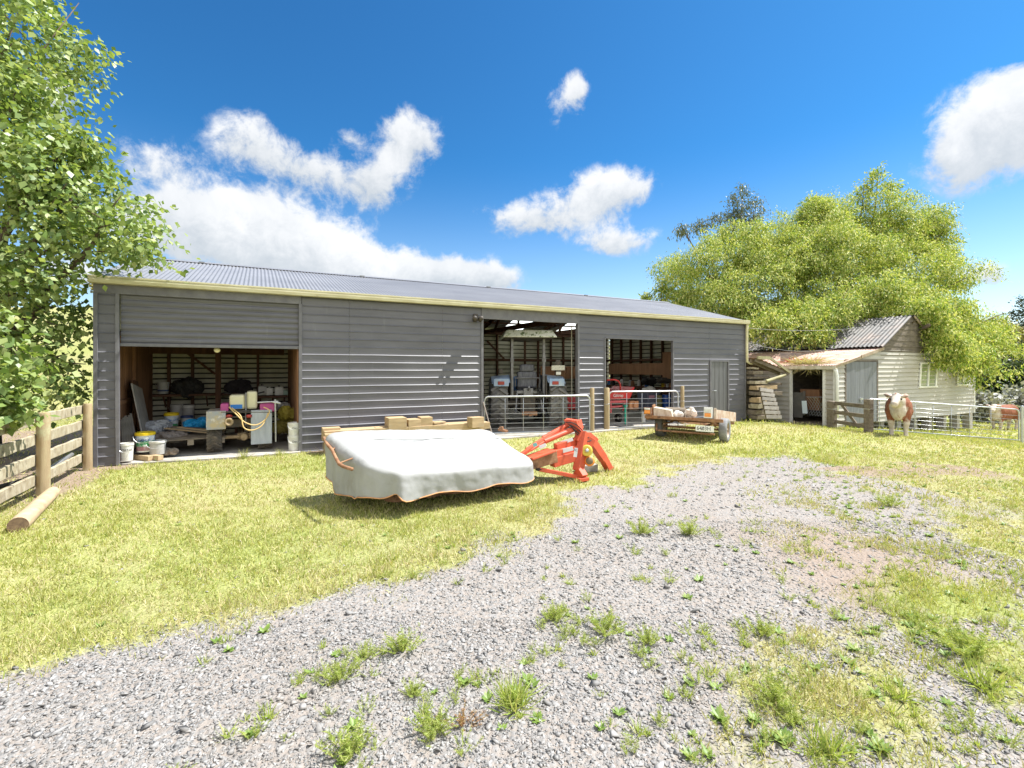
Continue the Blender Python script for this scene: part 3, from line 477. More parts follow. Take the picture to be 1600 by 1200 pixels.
def pipegate(name,label,A,B,zb,zt,bars,vert,group,r=.02):
    """A,B ground ends; rounded tube frame, thin rails, upright wires"""
    A=Vector(A); B=Vector(B); d=B-A; Lg=math.hypot(d.x,d.y); o=thing(name,label,'gate',A,math.atan2(d.y,d.x),group); sl=d.z/Lg
    c=.1; pts=[]
    for (x,z),a0 in (((Lg-c,zt-c),90),((c,zt-c),180)): 
        pts.append([(x+c*math.cos(R(a0-90*k/5 if a0==90 else 180-90*k/5)),0,z+c*math.sin(R(a0-90*k/5 if a0==90 else 180-90*k/5))) for k in range(6)])
    loop=[(0,0,zb)]+pts[1]+pts[0]+[(Lg,0,zb)]; loop=[(x,y,z+sl*x) for x,y,z in loop]
    q=MB(); q.tube(loop,r,9,closed=True); q.build('gate_frame',m_galv,o,smooth=True)
    for i in range(bars):
        z=zb+(zt-zb)*(i+1)/(bars+1)*.93; pieces('rail',m_galv,o,[lambda q:q.tube([(.01,0,z),(Lg-.01,0,z+sl*Lg)],.0055,6)],smooth=True)
    for t in vert: pieces('upright',m_galv,o,[lambda q:q.tube([(Lg*t,.008,zb+sl*Lg*t),(Lg*t,.008,zt+sl*Lg*t)],.007,6)],smooth=True)
    for h in (zb+.12,zt-.2): pieces('hinge',m_galv,o,[lambda q:q.tube([(-.05,0,h),(.0,0,h)],.014,6)])
    return o
def off(p,dx,dy): return Vector((p.x+dx,p.y+dy,p.z))
A=G(757,684); pipegate('pipe_gate','galvanised pipe gate across the tractor bay',(A.x,A.y,0),(1.92,11.95,0),.10,.97,6,(.19,.36,.55,.74,.89),'pipe gates at the shed front')
A=G(952,672); pipegate('pipe_gate','shorter galvanised pipe gate across the workshop bay',(A.x,A.y,0),(4.55,13.25,0),.06,1.02,6,(.25,.47,.68,.87),'pipe gates at the shed front')
st=thing('leaning_stay','thin steel bar leaning against the first pipe gate','bar',G(771,686)); q=MB(); q.tube([(0,0,0),(-.24,.05,.86)],.014,7); q.build('shaft',M('bare_steel',(.42,.36,.32),.5,.5),st); q=MB(); q.box(-.05,.05,-.01,.01,-.004,.01); q.build('foot',m_galv,st)
# ------------------------------------------------------------------ post and rail fence on the left
fe=thing('post_and_rail_fence','weathered four rail timber fence with round posts running up to the shed corner','fence',(-6.87,7.83,0),0)
fd=Vector((.464,-.886,0)); HT=[.98,.73,.47,.20]
for k,(s,r) in enumerate(((0,.064),(1.82,.072),(3.7,.075))):
    q=MB(); c=fd*s; n=16; q.lathe([(r*1.04,-.3),(r,0),(r*.97,.6),(r*.95,1.05),(r*.86,1.075)],n=n,c=(c.x,c.y,0)); q.v=[(x+random.uniform(-.004,.004),y+random.uniform(-.004,.004),z) for x,y,z in q.v]; q.build('post',m_post,fe,auto=50)
nr=Vector((-.886,-.464,0))
for j,h in enumerate(HT):
    for s0,s1 in ((-.16,1.82),(1.83,4.3)):
        q=MB(); n=9; vs=[]
        for i in range(n+1):
            s=s0+(s1-s0)*i/n; c=fd*s+nr*.085; w=.068+random.uniform(-.006,.006)
            zz=h+random.uniform(-.006,.006)+(.02 if j==3 and s1>2 else 0)
            vs += [tuple(c+nr*a+Vector((0,0,zz+b_*w))) for a,b_ in ((-.022,-1),(.022,-1),(.022,1),(-.022,1))]
        q.add(vs,[(i*4+k,(i+1)*4+k,(i+1)*4+(k+1)%4,i*4+(k+1)%4) for i in range(n) for k in range(4)]+[(0,1,2,3),(n*4+3,n*4+2,n*4+1,n*4)]); q.build('rail',m_rail,fe,bevel=.006)
a=G(28,832); c=G(82,778); lg=thing('fallen_log','peeled round fence post lying on the dirt beside the rail fence','log',a+Vector((0,0,.07)))
dv=(c-a); q=MB(); q.tube([dv*t for t in (0,.1,.35,.7,1)],[.082,.085,.08,.078,.072],16); q.build('log_body',M('peeled_log',(.50,.38,.24),.85,col2=(.36,.26,.16),ns=6,stretch=(2,.6,2),bump=.3),lg,auto=60)
q=MB(); u=dv.normalized(); r_=u.cross(Vector((0,0,1))).normalized(); w_=r_.cross(u); q.add([r_*(.082*math.cos(i*PI/8))+w_*(.082*math.sin(i*PI/8))-u*.003 for i in range(16)],[tuple(range(16))]); q.build('cut_end',M('cut_end',(.12,.075,.05),.9,col2=(.25,.17,.10),ns=20),lg)
ho=thing('black_hose','black plastic pipe lying behind the bottom rail of the timber fence','pipe',P(10,770,5.9)*1); o0=ho.location.copy()
q=MB(); pts=[Vector((-7.3,6.0,.03)),Vector((-6.9,6.4,.05)),Vector((-6.6,6.9,.14)),Vector((-6.75,7.3,.25))]; ho.location=pts[0]; q.tube([p-pts[0] for p in pts],.03,8); q.build('hose',m_black,ho,smooth=True); q=MB(); q.tube([pts[2]-pts[0]+Vector((.05,-.2,.02)),pts[3]-pts[0]+Vector((.02,.1,.08))],.028,8); q.build('grey_end',m_galv,ho,smooth=True)
# ------------------------------------------------------------------ cottage
CA=(10.14,15.15); CG=gz1(*CA)
cot=thing('weatherboard_cottage','old cream weatherboard cottage with a rusting iron roof, lean-to and grey plank door','cottage',(CA[0],CA[1],0),SANG)
def C(x,y,z=0): return Vector((CA[0]+SD[0]*x+SN[0]*y,CA[1]+SD[1]*x+SN[1]*y,z))
def cx(px,y=0):
    u=(px-800)/F; return (u*(CA[1]+SN[1]*y)-CA[0]-SN[0]*y)/(SD[0]-SD[1]*u)
def cz(x,y,py): return EYE+(HZ-py)/F*(CA[1]+SD[1]*x+SN[1]*y)
m_wb=M('cream_weatherboard',(.42,.39,.35),.6,col2=(.49,.465,.425),ns=2,stretch=(.4,1,2),isl=.05,col3=(.38,.33,.26),ns3=2.5,lo3=.6,hi3=.85,spec=.3,bump=.1)
m_gab=M('bare_gable_boards',(.20,.165,.13),.85,col2=(.10,.085,.075),ns=5,stretch=(.5,2,2),isl=.2,col3=(.40,.36,.30),ns3=4,lo3=.62,hi3=.8,bump=.3)
m_oldiron=M('weathered_iron',(.115,.11,.105),.65,.2,col2=(.08,.075,.07),ns=3,stretch=(.6,6,1),col3=(.20,.15,.12),ns3=1.2,lo3=.5,hi3=.75,spec=.4); m_rustroof=M('rusted_iron',(.33,.17,.12),.75,.15,col2=(.48,.36,.30),ns=2,stretch=(2,1,1),col3=(.60,.56,.52),ns3=1.5,lo3=.6,hi3=.75)
XM=cx(1375); XE=cx(1522); XAp=cx(1424); DX0,DX1=cx(1320),cx(1369)
WB=.15; wprof=[(0,0),(.018,.001),(.002,.148)]
def clip_boards(mb,x0,x1,z0f,z1f,y=0):
    k=0; z=-.9
    while z<4:
        za,zb=z,z+WB; n=5
        for i in range(n):
            a=x0+(x1-x0)*i/n; b_=x0+(x1-x0)*(i+1)/n; la,lb=z0f(a),z0f(b_); ha,hb=z1f(a),z1f(b_)
            A0,A1=max(za,la),min(zb,ha); B0,B1=max(za,lb),min(zb,hb)
            if A1-A0<=.001 and B1-B0<=.001: continue
            A1=max(A1,A0);B1=max(B1,B0); o=lambda q:-(.036-.034*(q-za)/WB)
            mb.add([(a,y+o(A0),A0),(b_,y+o(B0),B0),(b_,y+o(B1),B1),(a,y+o(A1),A1)],[(0,1,2,3)])
            if A0==za and B0==zb-WB: mb.add([(a,y,za+.001),(b_,y,za+.001),(b_,y-.036,za),(a,y-.036,za)],[(0,1,2,3)])
        z+=WB
TL=lambda x: 1.72+(2.30-1.72)*min(1,x/XM) if x<XM else 2.30-.22*(x-XM)/(XE-XM)
BT=lambda x: -.17+.0*x
zd=cz(DX0,0,563)
w=MB(); sa=lambda x:.14*math.sin(x*.9)*.15
clip_boards(w,0,DX0,lambda x:-.22,TL); clip_boards(w,DX1,XE,BT,TL); clip_boards(w,DX0,DX1,lambda x:zd,TL); w.build('weatherboard_wall',m_wb,cot)
sh=R(6)
g=MB(); AZ=cz(XAp,0,494)
RK=lambda x: TL(x)+.0 if x>99 else (2.32+(AZ-2.32)*(x-XM)/(XAp-XM) if x<XAp else AZ-(AZ-2.2)*(x-XAp)/(XAp-XM))
XR2=XAp+(XAp-XM)*1.0
z=2.0
while z<AZ:
    za,zb=max(z,2.08),z+.2
    def xs_at(q): 
        t=(q-2.32)/(AZ-2.32); t=min(max(t,0),1); return XM+(XAp-XM)*t, XR2-(XR2-XAp)*t
    a0,b0=xs_at(za); a1,b1=xs_at(min(zb,AZ-.01)); g.add([(a0,-.022,za),(b0,-.022,za),(b1,-.008,min(zb,AZ)),(a1,-.008,min(zb,AZ))],[(0,1,2,3)]); z+=.2
g.build('gable',m_gab,cot)
ow=MB(); ow.add([(XE,0,-.17),(XE,7,-.17),(XE,7,2.1),(XE,0,2.1)],[(0,1,2,3)]); ow.add([(0,7,-.2),(XE,7,-.2),(XE,7,2.2),(0,7,2.2)],[(0,1,2,3)]); ow.build('rear_wall',m_wb,cot)
# lean-to low side with a wide opening
def cyl_(px): u=(px-800)/F; return (CA[0]-u*CA[1])/(u*SN[1]-SN[0])
YO0,YO1,YE=cyl_(1287),cyl_(1237),cyl_(1196)+.8
zt=1.70
for (y0,y1) in ((.06,YO0-.05),(YO1+.05,YE)):
    z=-.22; lw=MB()
    while z<zt-.01:
        z1=min(z+WB,zt); lw.add([(-.034,y0,z),(-.034,y1,z),(-.003,y1,z1),(-.003,y0,z1)],[(0,1,2,3)]); lw.add([(0,y0,z+.001),(0,y1,z+.001),(-.034,y1,z),(-.034,y0,z)],[(0,1,2,3)]); z+=WB
    lw.build('side_wall',m_wb,cot)
pieces('corner_board',m_white,cot,[lambda p,a=a:p.box(*a) for a in ((-.03,.03,YO0-.07,YO0+.02,-.2,zt-.11),(-.03,.03,YO1-.02,YO1+.06,-.2,zt-.11),(-.028,.06,-.03,.06,-.25,1.74),(-.03,.02,.06,YE,zt-.1,zt+.0),(XE-.05,XE+.03,-.03,.03,-.18,2.05))])
lr=MB(); 
def sheet(mb,P00,P10,P01,P11,n,amp):   # iron with waves across 0->1 of the first index
    vs=[]; P00,P10,P01,P11=[Vector(p) for p in (P00,P10,P01,P11)]; nn=(P10-P00).cross(P01-P00).normalized()
    for i in range(n+1):
        t=i/n; w_=amp*math.sin(i*PI/2.0)
        vs += [P00.lerp(P10,t)+nn*w_, P01.lerp(P11,t)+nn*w_]
    mb.add(vs,[(i*2,i*2+2,i*2+3,i*2+1) for i in range(n)])
sheet(lr,(-.15,-.1,1.73),(-.15,7,1.73),(XM+.1,-.1,2.36),(XM+.1,7,2.36),370,.009); lr.build('lean_to_roof',m_rustroof,cot,smooth=True)
mr=MB(); sheet(mr,(XM-.22,-.22,2.38),(XM-.22,7,2.38),(XAp,-.05,AZ+.04),(XAp,7,AZ+.04),216,.022); sheet(mr,(XAp,-.12,AZ+.04),(XAp,7,AZ+.04),(XR2+.6,-.12,2.0),(XR2+.6,7,2.0),370,.012); mr.build('roof',m_oldiron,cot,smooth=True)
pieces('bargeboard',M('peeling_barge',(.42,.35,.27),.8,col2=(.30,.22,.15),ns=6),cot,[lambda b:b.bar((-.12,-.06,1.70),(XM*.55,-.06,2.02),.03,.09),lambda b:b.bar((XM*.5,-.085,2.02),(XM+.06,-.085,2.31),.03,.1),lambda b:b.bar((XAp,-.09,AZ),(XR2+.5,-.09,2.05),.03,.1)])
gt=MB(); gt.prism([(-.19,1.62),(-.19,1.72),(-.18,1.72),(-.175,1.635),(-.09,1.635),(-.09,1.62)],-.1,YE,'y'); gt.build('gutter',M('pale_gutter',(.62,.58,.48),.5,col2=(.45,.38,.25),ns=6),cot)
dp=MB(); dp.tube([(-.14,-.04,1.63),(-.10,-.06,1.55),(-.06,-.07,1.4),(-.06,-.07,.1)],.05,12); dp.build('downpipe',M('white_downpipe',(.74,.74,.74),.35),cot,smooth=True)
dr=MB(); n=7
for i in range(n):
    a=DX0+.03+(DX1-DX0-.06)*i/n; b_=DX0+.03+(DX1-DX0-.06)*(i+1)/n-.008; dr.box(a,b_,-.035+random.uniform(-.003,.003),.0,-.14,zd-.04)
do=dr.build('door',M('grey_plank_door',(.13,.135,.15),.6,col2=(.18,.185,.20),ns=5,stretch=(3,1,.3),isl=.12,col3=(.4,.4,.42),ns3=8,lo3=.72,hi3=.8),cot); q=MB(); q.box(DX0+.75,DX0+.95,-.06,-.036,.62,.67); q.tube([(DX0+.8,-.06,.55),(DX0+.8,-.06,.68)],.015,6); q.build('handle',m_galv,do)
q=MB(); q.box(DX0-.04,DX0+.02,-.04,.0,-.14,zd+.02); q.box(DX1-.02,DX1+.05,-.04,0,-.14,zd+.02); q.box(DX0+.02,DX1-.02,-.04,0,zd-.03,zd+.03); q.build('door_frame',m_gab,do)
m_pane=M('dusty_pane',(.20,.25,.14),.12,col2=(.33,.36,.26),ns=2,spec=.7)
for (pa,pb_,ya,yb,nn) in ((1436,1461,569,603,2),(1495,1512,563,600,2)):
    x0,x1=cx(pa),cx(pb_); z1=cz((x0+x1)/2,0,ya); z0=cz((x0+x1)/2,0,yb); Sk=Matrix(((1,0,.13,-.13*z0),(0,1,0,0),(0,0,1,0),(0,0,0,1))); Sk[0][3]=-.13*(z0+z1)/2
    q=MB(); q.box(x0,x1,-.03,-.024,z0,z1,M=Sk); wo=q.build('window',m_pane,cot); f=MB(); 
    for a,b_ in ((x0-.05,x0+.05),((x0+x1)/2-.05,(x0+x1)/2+.05),(x1-.05,x1+.05)): f.box(a,b_,-.06,-.026,z0,z1,M=Sk)
    f.box(x0-.05,x1+.05,-.062,-.026,z1,z1+.06,M=Sk); f.box(x0-.08,x1+.08,-.08,-.026,z0-.06,z0,M=Sk); f.build('frame',m_white,wo,bevel=.004)
m_pile=M('pale_block',(.45,.42,.38),.9,col2=(.32,.29,.25),ns=6)
for i in range(9): x=XM*.3+i*1.15; pieces('pile',m_pile,cot,[lambda p:p.box(x-.12,x+.12,.15,.4,gz1(*C(x,.25)[:2])-.2,-.16)])
bo=MB(); bo.box(.1,XE-.05,.1,6.9,-.2,-.16); bo.build('floor',m_oldwood,cot)
iw=MB(); iw.add([(.3,YO1+.6,-.2),(3.5,YO1+.6,-.2),(3.5,YO1+.6,2.2),(.3,YO1+.6,2.2)],[(0,1,2,3)]); iw.box(2.6,2.65,.1,6.9,-.15,2.1); iw.build('inner_wall',m_gab,cot)
def frame_of(o):
    Mi=(Matrix.Translation(o.location)@o.rotation_euler.to_matrix().to_4x4()).inverted(); return lambda px,py,Y: Mi@P(px,py,Y)
# ------------------------------------------------------------------ covered disc mower
mo=thing('disc_mower','disc mower under a dirty white cover with an orange headstock, parked on grass','mower',(-1.45,5.2,0),math.atan2(.53,.85)); ML=frame_of(mo)
m_cover=M('white_cover',(.345,.345,.338),.65,col2=(.29,.29,.28),ns=2.8,bump=.5,bs=6,col3=(.23,.215,.18),ns3=3.2,lo3=.56,hi3=.85,spec=.25)
LX,LY=2.08,1.30
def perim(n):
    out=[]; cor=[((0,0),.36),((LX,0),.20),((LX,LY),.12),((0,LY),.14)]; pts=[]
    for k,((cx_,cy_),r) in enumerate(cor):
        ox=cx_+(r if cx_==0 else -r); oy=cy_+(r if cy_==0 else -r); a0={0:180,1:270,2:0,3:90}[k]
        for i in range(9): a=R(a0+90*i/8); pts.append((ox+r*math.cos(a),oy+r*math.sin(a)))
    L_=[0]; 
    for i in range(len(pts)): a,b_=pts[i],pts[(i+1)%len(pts)]; L_.append(L_[-1]+math.hypot(b_[0]-a[0],b_[1]-a[1]))
    for j in range(n):
        s=L_[-1]*j/n; i=max(k for k in range(len(pts)) if L_[k]<=s); a,b_=pts[i],pts[(i+1)%len(pts)]; t=(s-L_[i])/max(L_[i+1]-L_[i],1e-6); out.append((a[0]+(b_[0]-a[0])*t,a[1]+(b_[1]-a[1])*t))
    return out
PE=perim(160); CX,CY=LX*.52,LY*.5; rng=random.Random(3)
def topz(x,y): return .545-.05*x+.235*y+.02*math.sin(x*2.2+.5)*math.sin(y*2)-.02*math.exp(-((x-1.0)/.35)**2)*math.exp(-((y-.3)/.3)**2)+.012*math.sin(x*7+y*3)*math.sin(y*5)-.006*abs(math.sin(x*2.3+y*.6))
def shear(p): x,y,z=p; return (x-.30*max(0,y/1.3)*max(0,1-x/1.3),y,z)
rings=[]
for k in (.02,.15,.3,.45,.6,.75,.88,.96,1.0): rings.append([(CX+(x-CX)*k,CY+(y-CY)*k,topz(CX+(x-CX)*k,CY+(y-CY)*k)-(.0 if k<.95 else (.006 if k<1 else .022))) for x,y in PE])
def fold(i,x,y): 
    f=.006*math.sin(i*.55+1.3)+.006*math.sin(i*1.03+.4*math.sin(i*.3))+.012*math.sin(i*.17)
    f+= .05*math.exp(-((x-.33)/.10)**2)*(y<.3) - .06*math.exp(-((x-.20)/.07)**2)*(y<.3) +.05*math.exp(-((y-.25)/.1)**2)*(x>1.9)
    return f
for t in (.12,.3,.5,.7,.86,1.0):
    rg=[]
    for i,(x,y) in enumerate(PE):
        zt=topz(x,y)-.022; hem=.20+.02*math.sin(i*.33)+.07*math.exp(-((x-.24)/.08)**2)*(y<.3)+.10*(y>1.0)-.04*(x<.1)*(y>.4); d=.03+fold(i,x,y)*t
        nx_,ny_=(x-CX)/LX,(y-CY)/LY; l=math.hypot(nx_,ny_); rg.append((x+nx_/l*d*1.2,y+ny_/l*d*1.2,zt+(hem-zt)*t))
    rings.append(rg)
q=MB(); n=len(PE)
rings=[[shear(p) for p in r_] for r_ in rings]
for r_ in rings: q.v += r_
for j in range(len(rings)-1):
    for i in range(n): q.f.append((j*n+i,j*n+(i+1)%n,(j+1)*n+(i+1)%n,(j+1)*n+i)); q.m.append(0)
q.f.append(tuple(range(n))); q.m.append(0)
cov=q.build('cover',m_cover,mo,smooth=True); d_=cov.modifiers.new('u','SUBSURF'); d_.levels=d_.render_levels=2; tx=bpy.data.textures.new('cloth','CLOUDS'); tx.noise_scale=.5; tx.noise_depth=3; d_=cov.modifiers.new('d','DISPLACE'); d_.texture=tx; d_.strength=.035; d_.mid_level=.5; tx=bpy.data.textures.new('crease','MARBLE'); tx.noise_scale=.22; tx.turbulence=9; d_=cov.modifiers.new('c','DISPLACE'); d_.texture=tx; d_.strength=.006; d_=cov.modifiers.new('s','SOLIDIFY'); d_.thickness=.006
q=MB(); q.tube(rings[-1],.007,6,closed=True); q.build('hem_piping',M('orange_hem',(.62,.30,.12),.7,col2=(.45,.24,.12),ns=9),cov)
q=MB(); q.tube([(x,y,z+.004) for x,y,z in [(LX*.02+i*LX*.95/20,.86,topz(LX*.02+i*LX*.95/20,.86)+.0) for i in range(21)]],.006,5); q.build('seam',m_cover,cov)
q=MB(); q.box(.45,LX-.15,.45,1.0,.06,.24); 
for i in range(5): q.lathe([(.0,.05),(.19,.05),(.17,.12),(.05,.16)],c=(.45+i*.35,.6,0),n=14)
q.build('cutter_bar',m_rust,mo)
q=MB(); q.tube([ML(*p) for p in ((506,684,6.2),(511,694,5.98),(519,703,5.82),(524,714,5.65),(530,725,5.45),(537,729,5.35),(550,733,5.18))],.02,8); q.build('guard_rail',m_rust,mo,smooth=True)
for a,b_ in (((508,688,6.1),(528,681,6.35)),((519,703,5.82),(536,690,6.1)),((530,724,5.45),(551,716,5.55))): q=MB(); q.tube([ML(*a),ML(*b_)],.010,6); q.build('rail_bracket',m_rust,mo)
q=MB(); q.bar(ML(780,671,7.35),ML(792,674,7.25),.06,.03); q.tube([ML(784,673,7.3),ML(783,667,7.3)],.035,8); q.build('cover_bracket',m_rust,mo)
# headstock
Q=lambda *p: ML(*p)
def hp(name,f,mat=m_orange,bev=.006,smooth=False): q=MB(); f(q); return q.build(name,mat,mo,bevel=bev,smooth=smooth)
hp('main_beam',lambda q:(q.bar(Q(795,732,6.6),Q(866,712,7.0),.16,.17),),m_rust)
hp('boom',lambda q:(q.bar(Q(860,712,6.97),Q(902,702,7.25),.15,.15),q.bar(Q(868,700,7.05),Q(899,690,7.25),.09,.12)))
hp('gearbox_plate',lambda q:(q.bar(Q(862,722,6.97),Q(897,712,7.15),.14,.14),q.bar(Q(826,716,6.75),Q(862,703,6.95),.22,.03)))
hp('upper_link',lambda q:(q.bar(Q(812,712,6.75),Q(890,662,7.35),.06,.05),))
hp('ram',lambda q:(q.tube([Q(850,690,7.0),Q(895,671,7.25)],.04,12),q.tube([Q(829,704,6.85),Q(852,689,7.0)],.02,10)),smooth=False)
hp('ram',lambda q:(q.tube([Q(822,702,6.9),Q(850,684,7.1)],.02,10),q.tube([Q(848,685,7.1),Q(886,664,7.3)],.035,12)))
hp('pivot_block',lambda q:(q.bar(Q(884,659,7.35),Q(905,662,7.3),.16,.10),q.bar(Q(900,657,7.3),Q(904,671,7.28),.2,.10),q.tube([Q(883,657,7.2),Q(883,657,7.5)],.02,8)))
hp('mast',lambda q:(q.bar(Q(902,664,7.3),Q(908,688,7.25),.09,.10),q.bar(Q(902,680,7.2),Q(924,694,7.3),.12,.16)))
hp('leg',lambda q:(q.bar(Q(915,676,7.25),Q(903,736,7.08),.11,.20,h1=.15),q.bar(Q(903,734,7.08),Q(911,747,7.0),.11,.14),q.box(*[v for a in zip(Q(909,749,7.0)-Vector((.09,.06,.02)),Q(909,749,7.0)+Vector((.09,.06,.03))) for v in a])))
hp('leg',lambda q:(q.bar(Q(920,684,7.3),Q(943,717,7.62),.10,.13),q.bar(Q(942,715,7.6),Q(951,732,7.74),.10,.11),q.bar(Q(950,732,7.74),Q(957,731,7.85),.05,.05)))
hp('strut',lambda q:(q.bar(Q(842,733,6.8),Q(902,745,7.03),.05,.055),))
hp('top_hook',lambda q:(q.bar(Q(907,676,7.3),Q(922,679,7.45),.06,.05),q.bar(Q(921,678,7.45),Q(933,688,7.55),.05,.05)))
hp('strut_foot',lambda q:(q.tube([Q(838,732,6.78),Q(846,734,6.82)],.03,8),),m_black)
M_pto=M('pto_guard',(.60,.45,.06),.5)
pc=Q(917,704,7.12); pz=(Q(917,704,6.9)-pc).normalized(); Mp=Matrix.Translation(pc)@pz.to_track_quat('Z','Y').to_matrix().to_4x4()
def lz(name,prof,mat,par,MM=Mp): v=MB(); v.lathe(prof,n=18); q=MB(); q.add([MM@Vector(a) for a in v.v],v.f); return q.build(name,mat,par,smooth=True)
pto=lz('pto_shaft',[(.02,.12),(.028,.1),(.028,.03),(.045,.02),(.05,-.15)],m_galv,mo); lz('guard_ring',[(.058,.05),(.082,.05),(.084,.03),(.07,-.02),(.058,-.02)],M_pto,pto); lz('guard_tube',[(.06,.0),(.06,-.1)],m_black,pto)
Mp2=Matrix.Translation(Q(921,720,7.15))@pz.to_track_quat('Z','Y').to_matrix().to_4x4(); pc2=lz('drive_cover',[(.01,.07),(.05,.06),(.075,.03),(.08,-.02),(.06,-.08)],M('dusty_brown_cover',(.16,.12,.07),.6),mo,Mp2); lz('yellow_band',[(.055,.055),(.078,.03),(.08,.024)],M('orange_band',(.70,.25,.04),.5),pc2,Mp2)
sb=(Q(899,700,7.0),Q(902,712,7.0))
def sticker(c,w,h,mat,name='sticker',par=mo,face=None,txt=None):
    o=MB(); f_=(face or (Vector((0,0,0))-Vector((c)))); q=MB(); q.box(-w/2,w/2,-h/2,h/2,-.002,.002); return q.build(name,mat,par,loc=c,rz=(R(90),0,0))
m_stk=M('pale_sticker',(.62,.66,.72),.4,col2=(.72,.70,.66),ns=30)
def decal(px,py,Y,w,h,roll=0,mat=m_stk):
    q=MB(); q.box(-w/2,w/2,-.004,.004,-h/2,h/2); o=q.build('sticker',mat,mo,loc=Q(px,py,Y)); o.rotation_euler=(0,R(roll),-mo.rotation_euler.z-R(8)); return o
decal(899.5,707,6.93,.05,.13,8); s2=decal(885,703,7.0,.2,.06,-15); decal(883,690,7.12,.24,.05,-20); decal(836,695,6.82,.06,.05,-25,M('teal_sticker',(.15,.42,.40),.4)); decal(848,697,6.85,.1,.05,-25)
lettering('lettering','FC',.05,m_ink,mo,Q(899.3,703.5,6.9),(R(90),0,-mo.rotation_euler.z),.0005)
ho_=MB()
for k in range(4):
    p0,p1=Q(884+k*3,660+k*2,7.2),Q(912+k*4,676+k*4,7.2); md=(p0+p1)/2+Vector((0,-.05,.1-.09*k)); ho_.tube([p0.lerp(md,t).lerp(md.lerp(p1,t),t) for t in [i/10 for i in range(11)]],.008,6)
ho_.build('hydraulic_hose',m_black,mo,smooth=True)
cb=thing('concrete_block','rough pale concrete block propped under the headstock of the disc mower','block',gp(918,742)+Vector((.02,.25,0)),.4); q=MB(); q.box(-.16,.16,-.1,.1,0,.12); q.build('block_body',m_conc,cb,bevel=.015)
# ------------------------------------------------------------------ timber blocks stacked at the wall behind the mower
def block(px0,px1,py0,py1,y,dep,label,rz=0,mat=m_timber):
    x0,x1=sx(px0,y),sx(px1,y); zb=SP(px0,py1,y)[2]; zt=SP(px0,py0,y)[2]; o=thing('timber_block',label,'timber block',S((x0+x1)/2,y,zb),SANG+rz,'timber blocks stacked at the shed wall'); w=(x1-x0)/2; q=MB(); q.box(-w,w,-dep/2,dep/2,0,zt-zb); q.build('sawn_block',mat,o,bevel=.006); return o
block(503,531,668.5,688,-.35,.2,'short sawn block lying on an upright post at the left end of the mower'); block(506,519,688.5,711,-.35,.14,'upright timber post carrying a sawn block at the left end of the mower')
block(507,530,678,690,-.62,.14,'small timber offcut just behind the guard rail of the mower')
block(604,632,652.5,672,-.40,.35,'left one of the tall pale blocks standing behind the white cover'); block(634,654,655,672,-.40,.3,'narrow pale block between two wider blocks behind the white cover',.1); block(655,673,651.5,672,-.38,.3,'right one of the tall pale blocks standing behind the white cover',-.05)
block(674,694,659,662,-.42,.2,'thin timber offcut, topmost of two beside the tall blocks',.2); block(674,698,663,667,-.42,.25,'thin timber offcut lying under another beside the tall blocks',-.1); block(586,600,668,671.5,-.45,.16,'tiny flat offcut left of the tall pale blocks')
block(733,753,652,668,-.62,.22,'single squared block standing beside the first gate post',.15)
block(505,760,672.5,684,-.36,.4,'long weathered sleeper carrying the pale blocks behind the white cover',0,m_timber); block(560,760,685,702,-.36,.42,'long weathered sleeper at the bottom of the stack behind the white cover')
# ------------------------------------------------------------------ trailer
def tyre(q,r,w,c=(0,0,0),ax='x',n=28,tread=0,rim=.6): 
    q.lathe([(r*rim,-w*.42),(r*.78,-w*.5),(r*.93,-w*.48),(r*.985,-w*.36),(r,-w*.2),(r,w*.2),(r*.985,w*.36),(r*.93,w*.48),(r*.78,w*.5),(r*rim,w*.42)],c,ax,n,cap=False)
    for k in range(tread):
        for s in (-1,1):
            a=2*PI*(k+(.5 if s>0 else 0))/tread; b_=a+s*0+2*PI/tread*.75; e=r*1.035
            p0=Vector((c[0]+0.0,c[1]+e*math.cos(a),c[2]+e*math.sin(a))); p1=Vector((c[0]+s*w*.47,c[1]+e*.975*math.cos(b_),c[2]+e*.975*math.sin(b_)))
            q.bar(p0,p1,w*.13,r*.13,up=(0,math.cos((a+b_)/2),math.sin((a+b_)/2)))
def rim(q,r,w,c=(0,0,0)): q.lathe([(r,-w*.4),(r*.95,-w*.3),(r*.6,-w*.12),(r*.25,-w*.2),(r*.2,-w*.35),(.001,-w*.35)],c,'x',20,cap=False); q.lathe([(r,w*.4),(r*.95,w*.3),(r*.6,w*.12),(r*.25,w*.2),(r*.2,w*.35),(.001,w*.35)],c,'x',20,cap=False)
tl=thing('flat_trailer','rusty flat deck trailer with one side board and a number plate','trailer',(4.14,11.22,gz1(4.14,11.22)),math.atan2(-.57,.82)); TL_=frame_of(tl)
Td=Matrix.Translation((0,0,.27))@Matrix.Rotation(R(-6),4,'X')
def tb(name,f,mat,par=tl,bev=.004): q=MB(); f(q); q.v=[tuple(Td@Vector(v)) for v in q.v]; return q.build(name,mat,par,bevel=bev)
m_deck=M('rusty_deck',(.30,.19,.125),.9,col2=(.46,.36,.28),ns=5,stretch=(3,.4,1),col3=(.58,.52,.46),ns3=6,lo3=.6,hi3=.75,bump=.3,spec=.15)
tb('deck',lambda q:[q.box(-.88,.60,-.44+i*.258,-.19+i*.258,.185,.215) for i in range(9)],m_deck)
tb('frame',lambda q:(q.box(-.92,.80,-.5,-.445,.15,.222),q.box(-.9,-.85,-.44,1.9,.12,.18),q.box(.55,.6,-.44,1.9,.12,.18),q.box(-.84,.54,1.0,1.05,.12,.18)),m_rust)
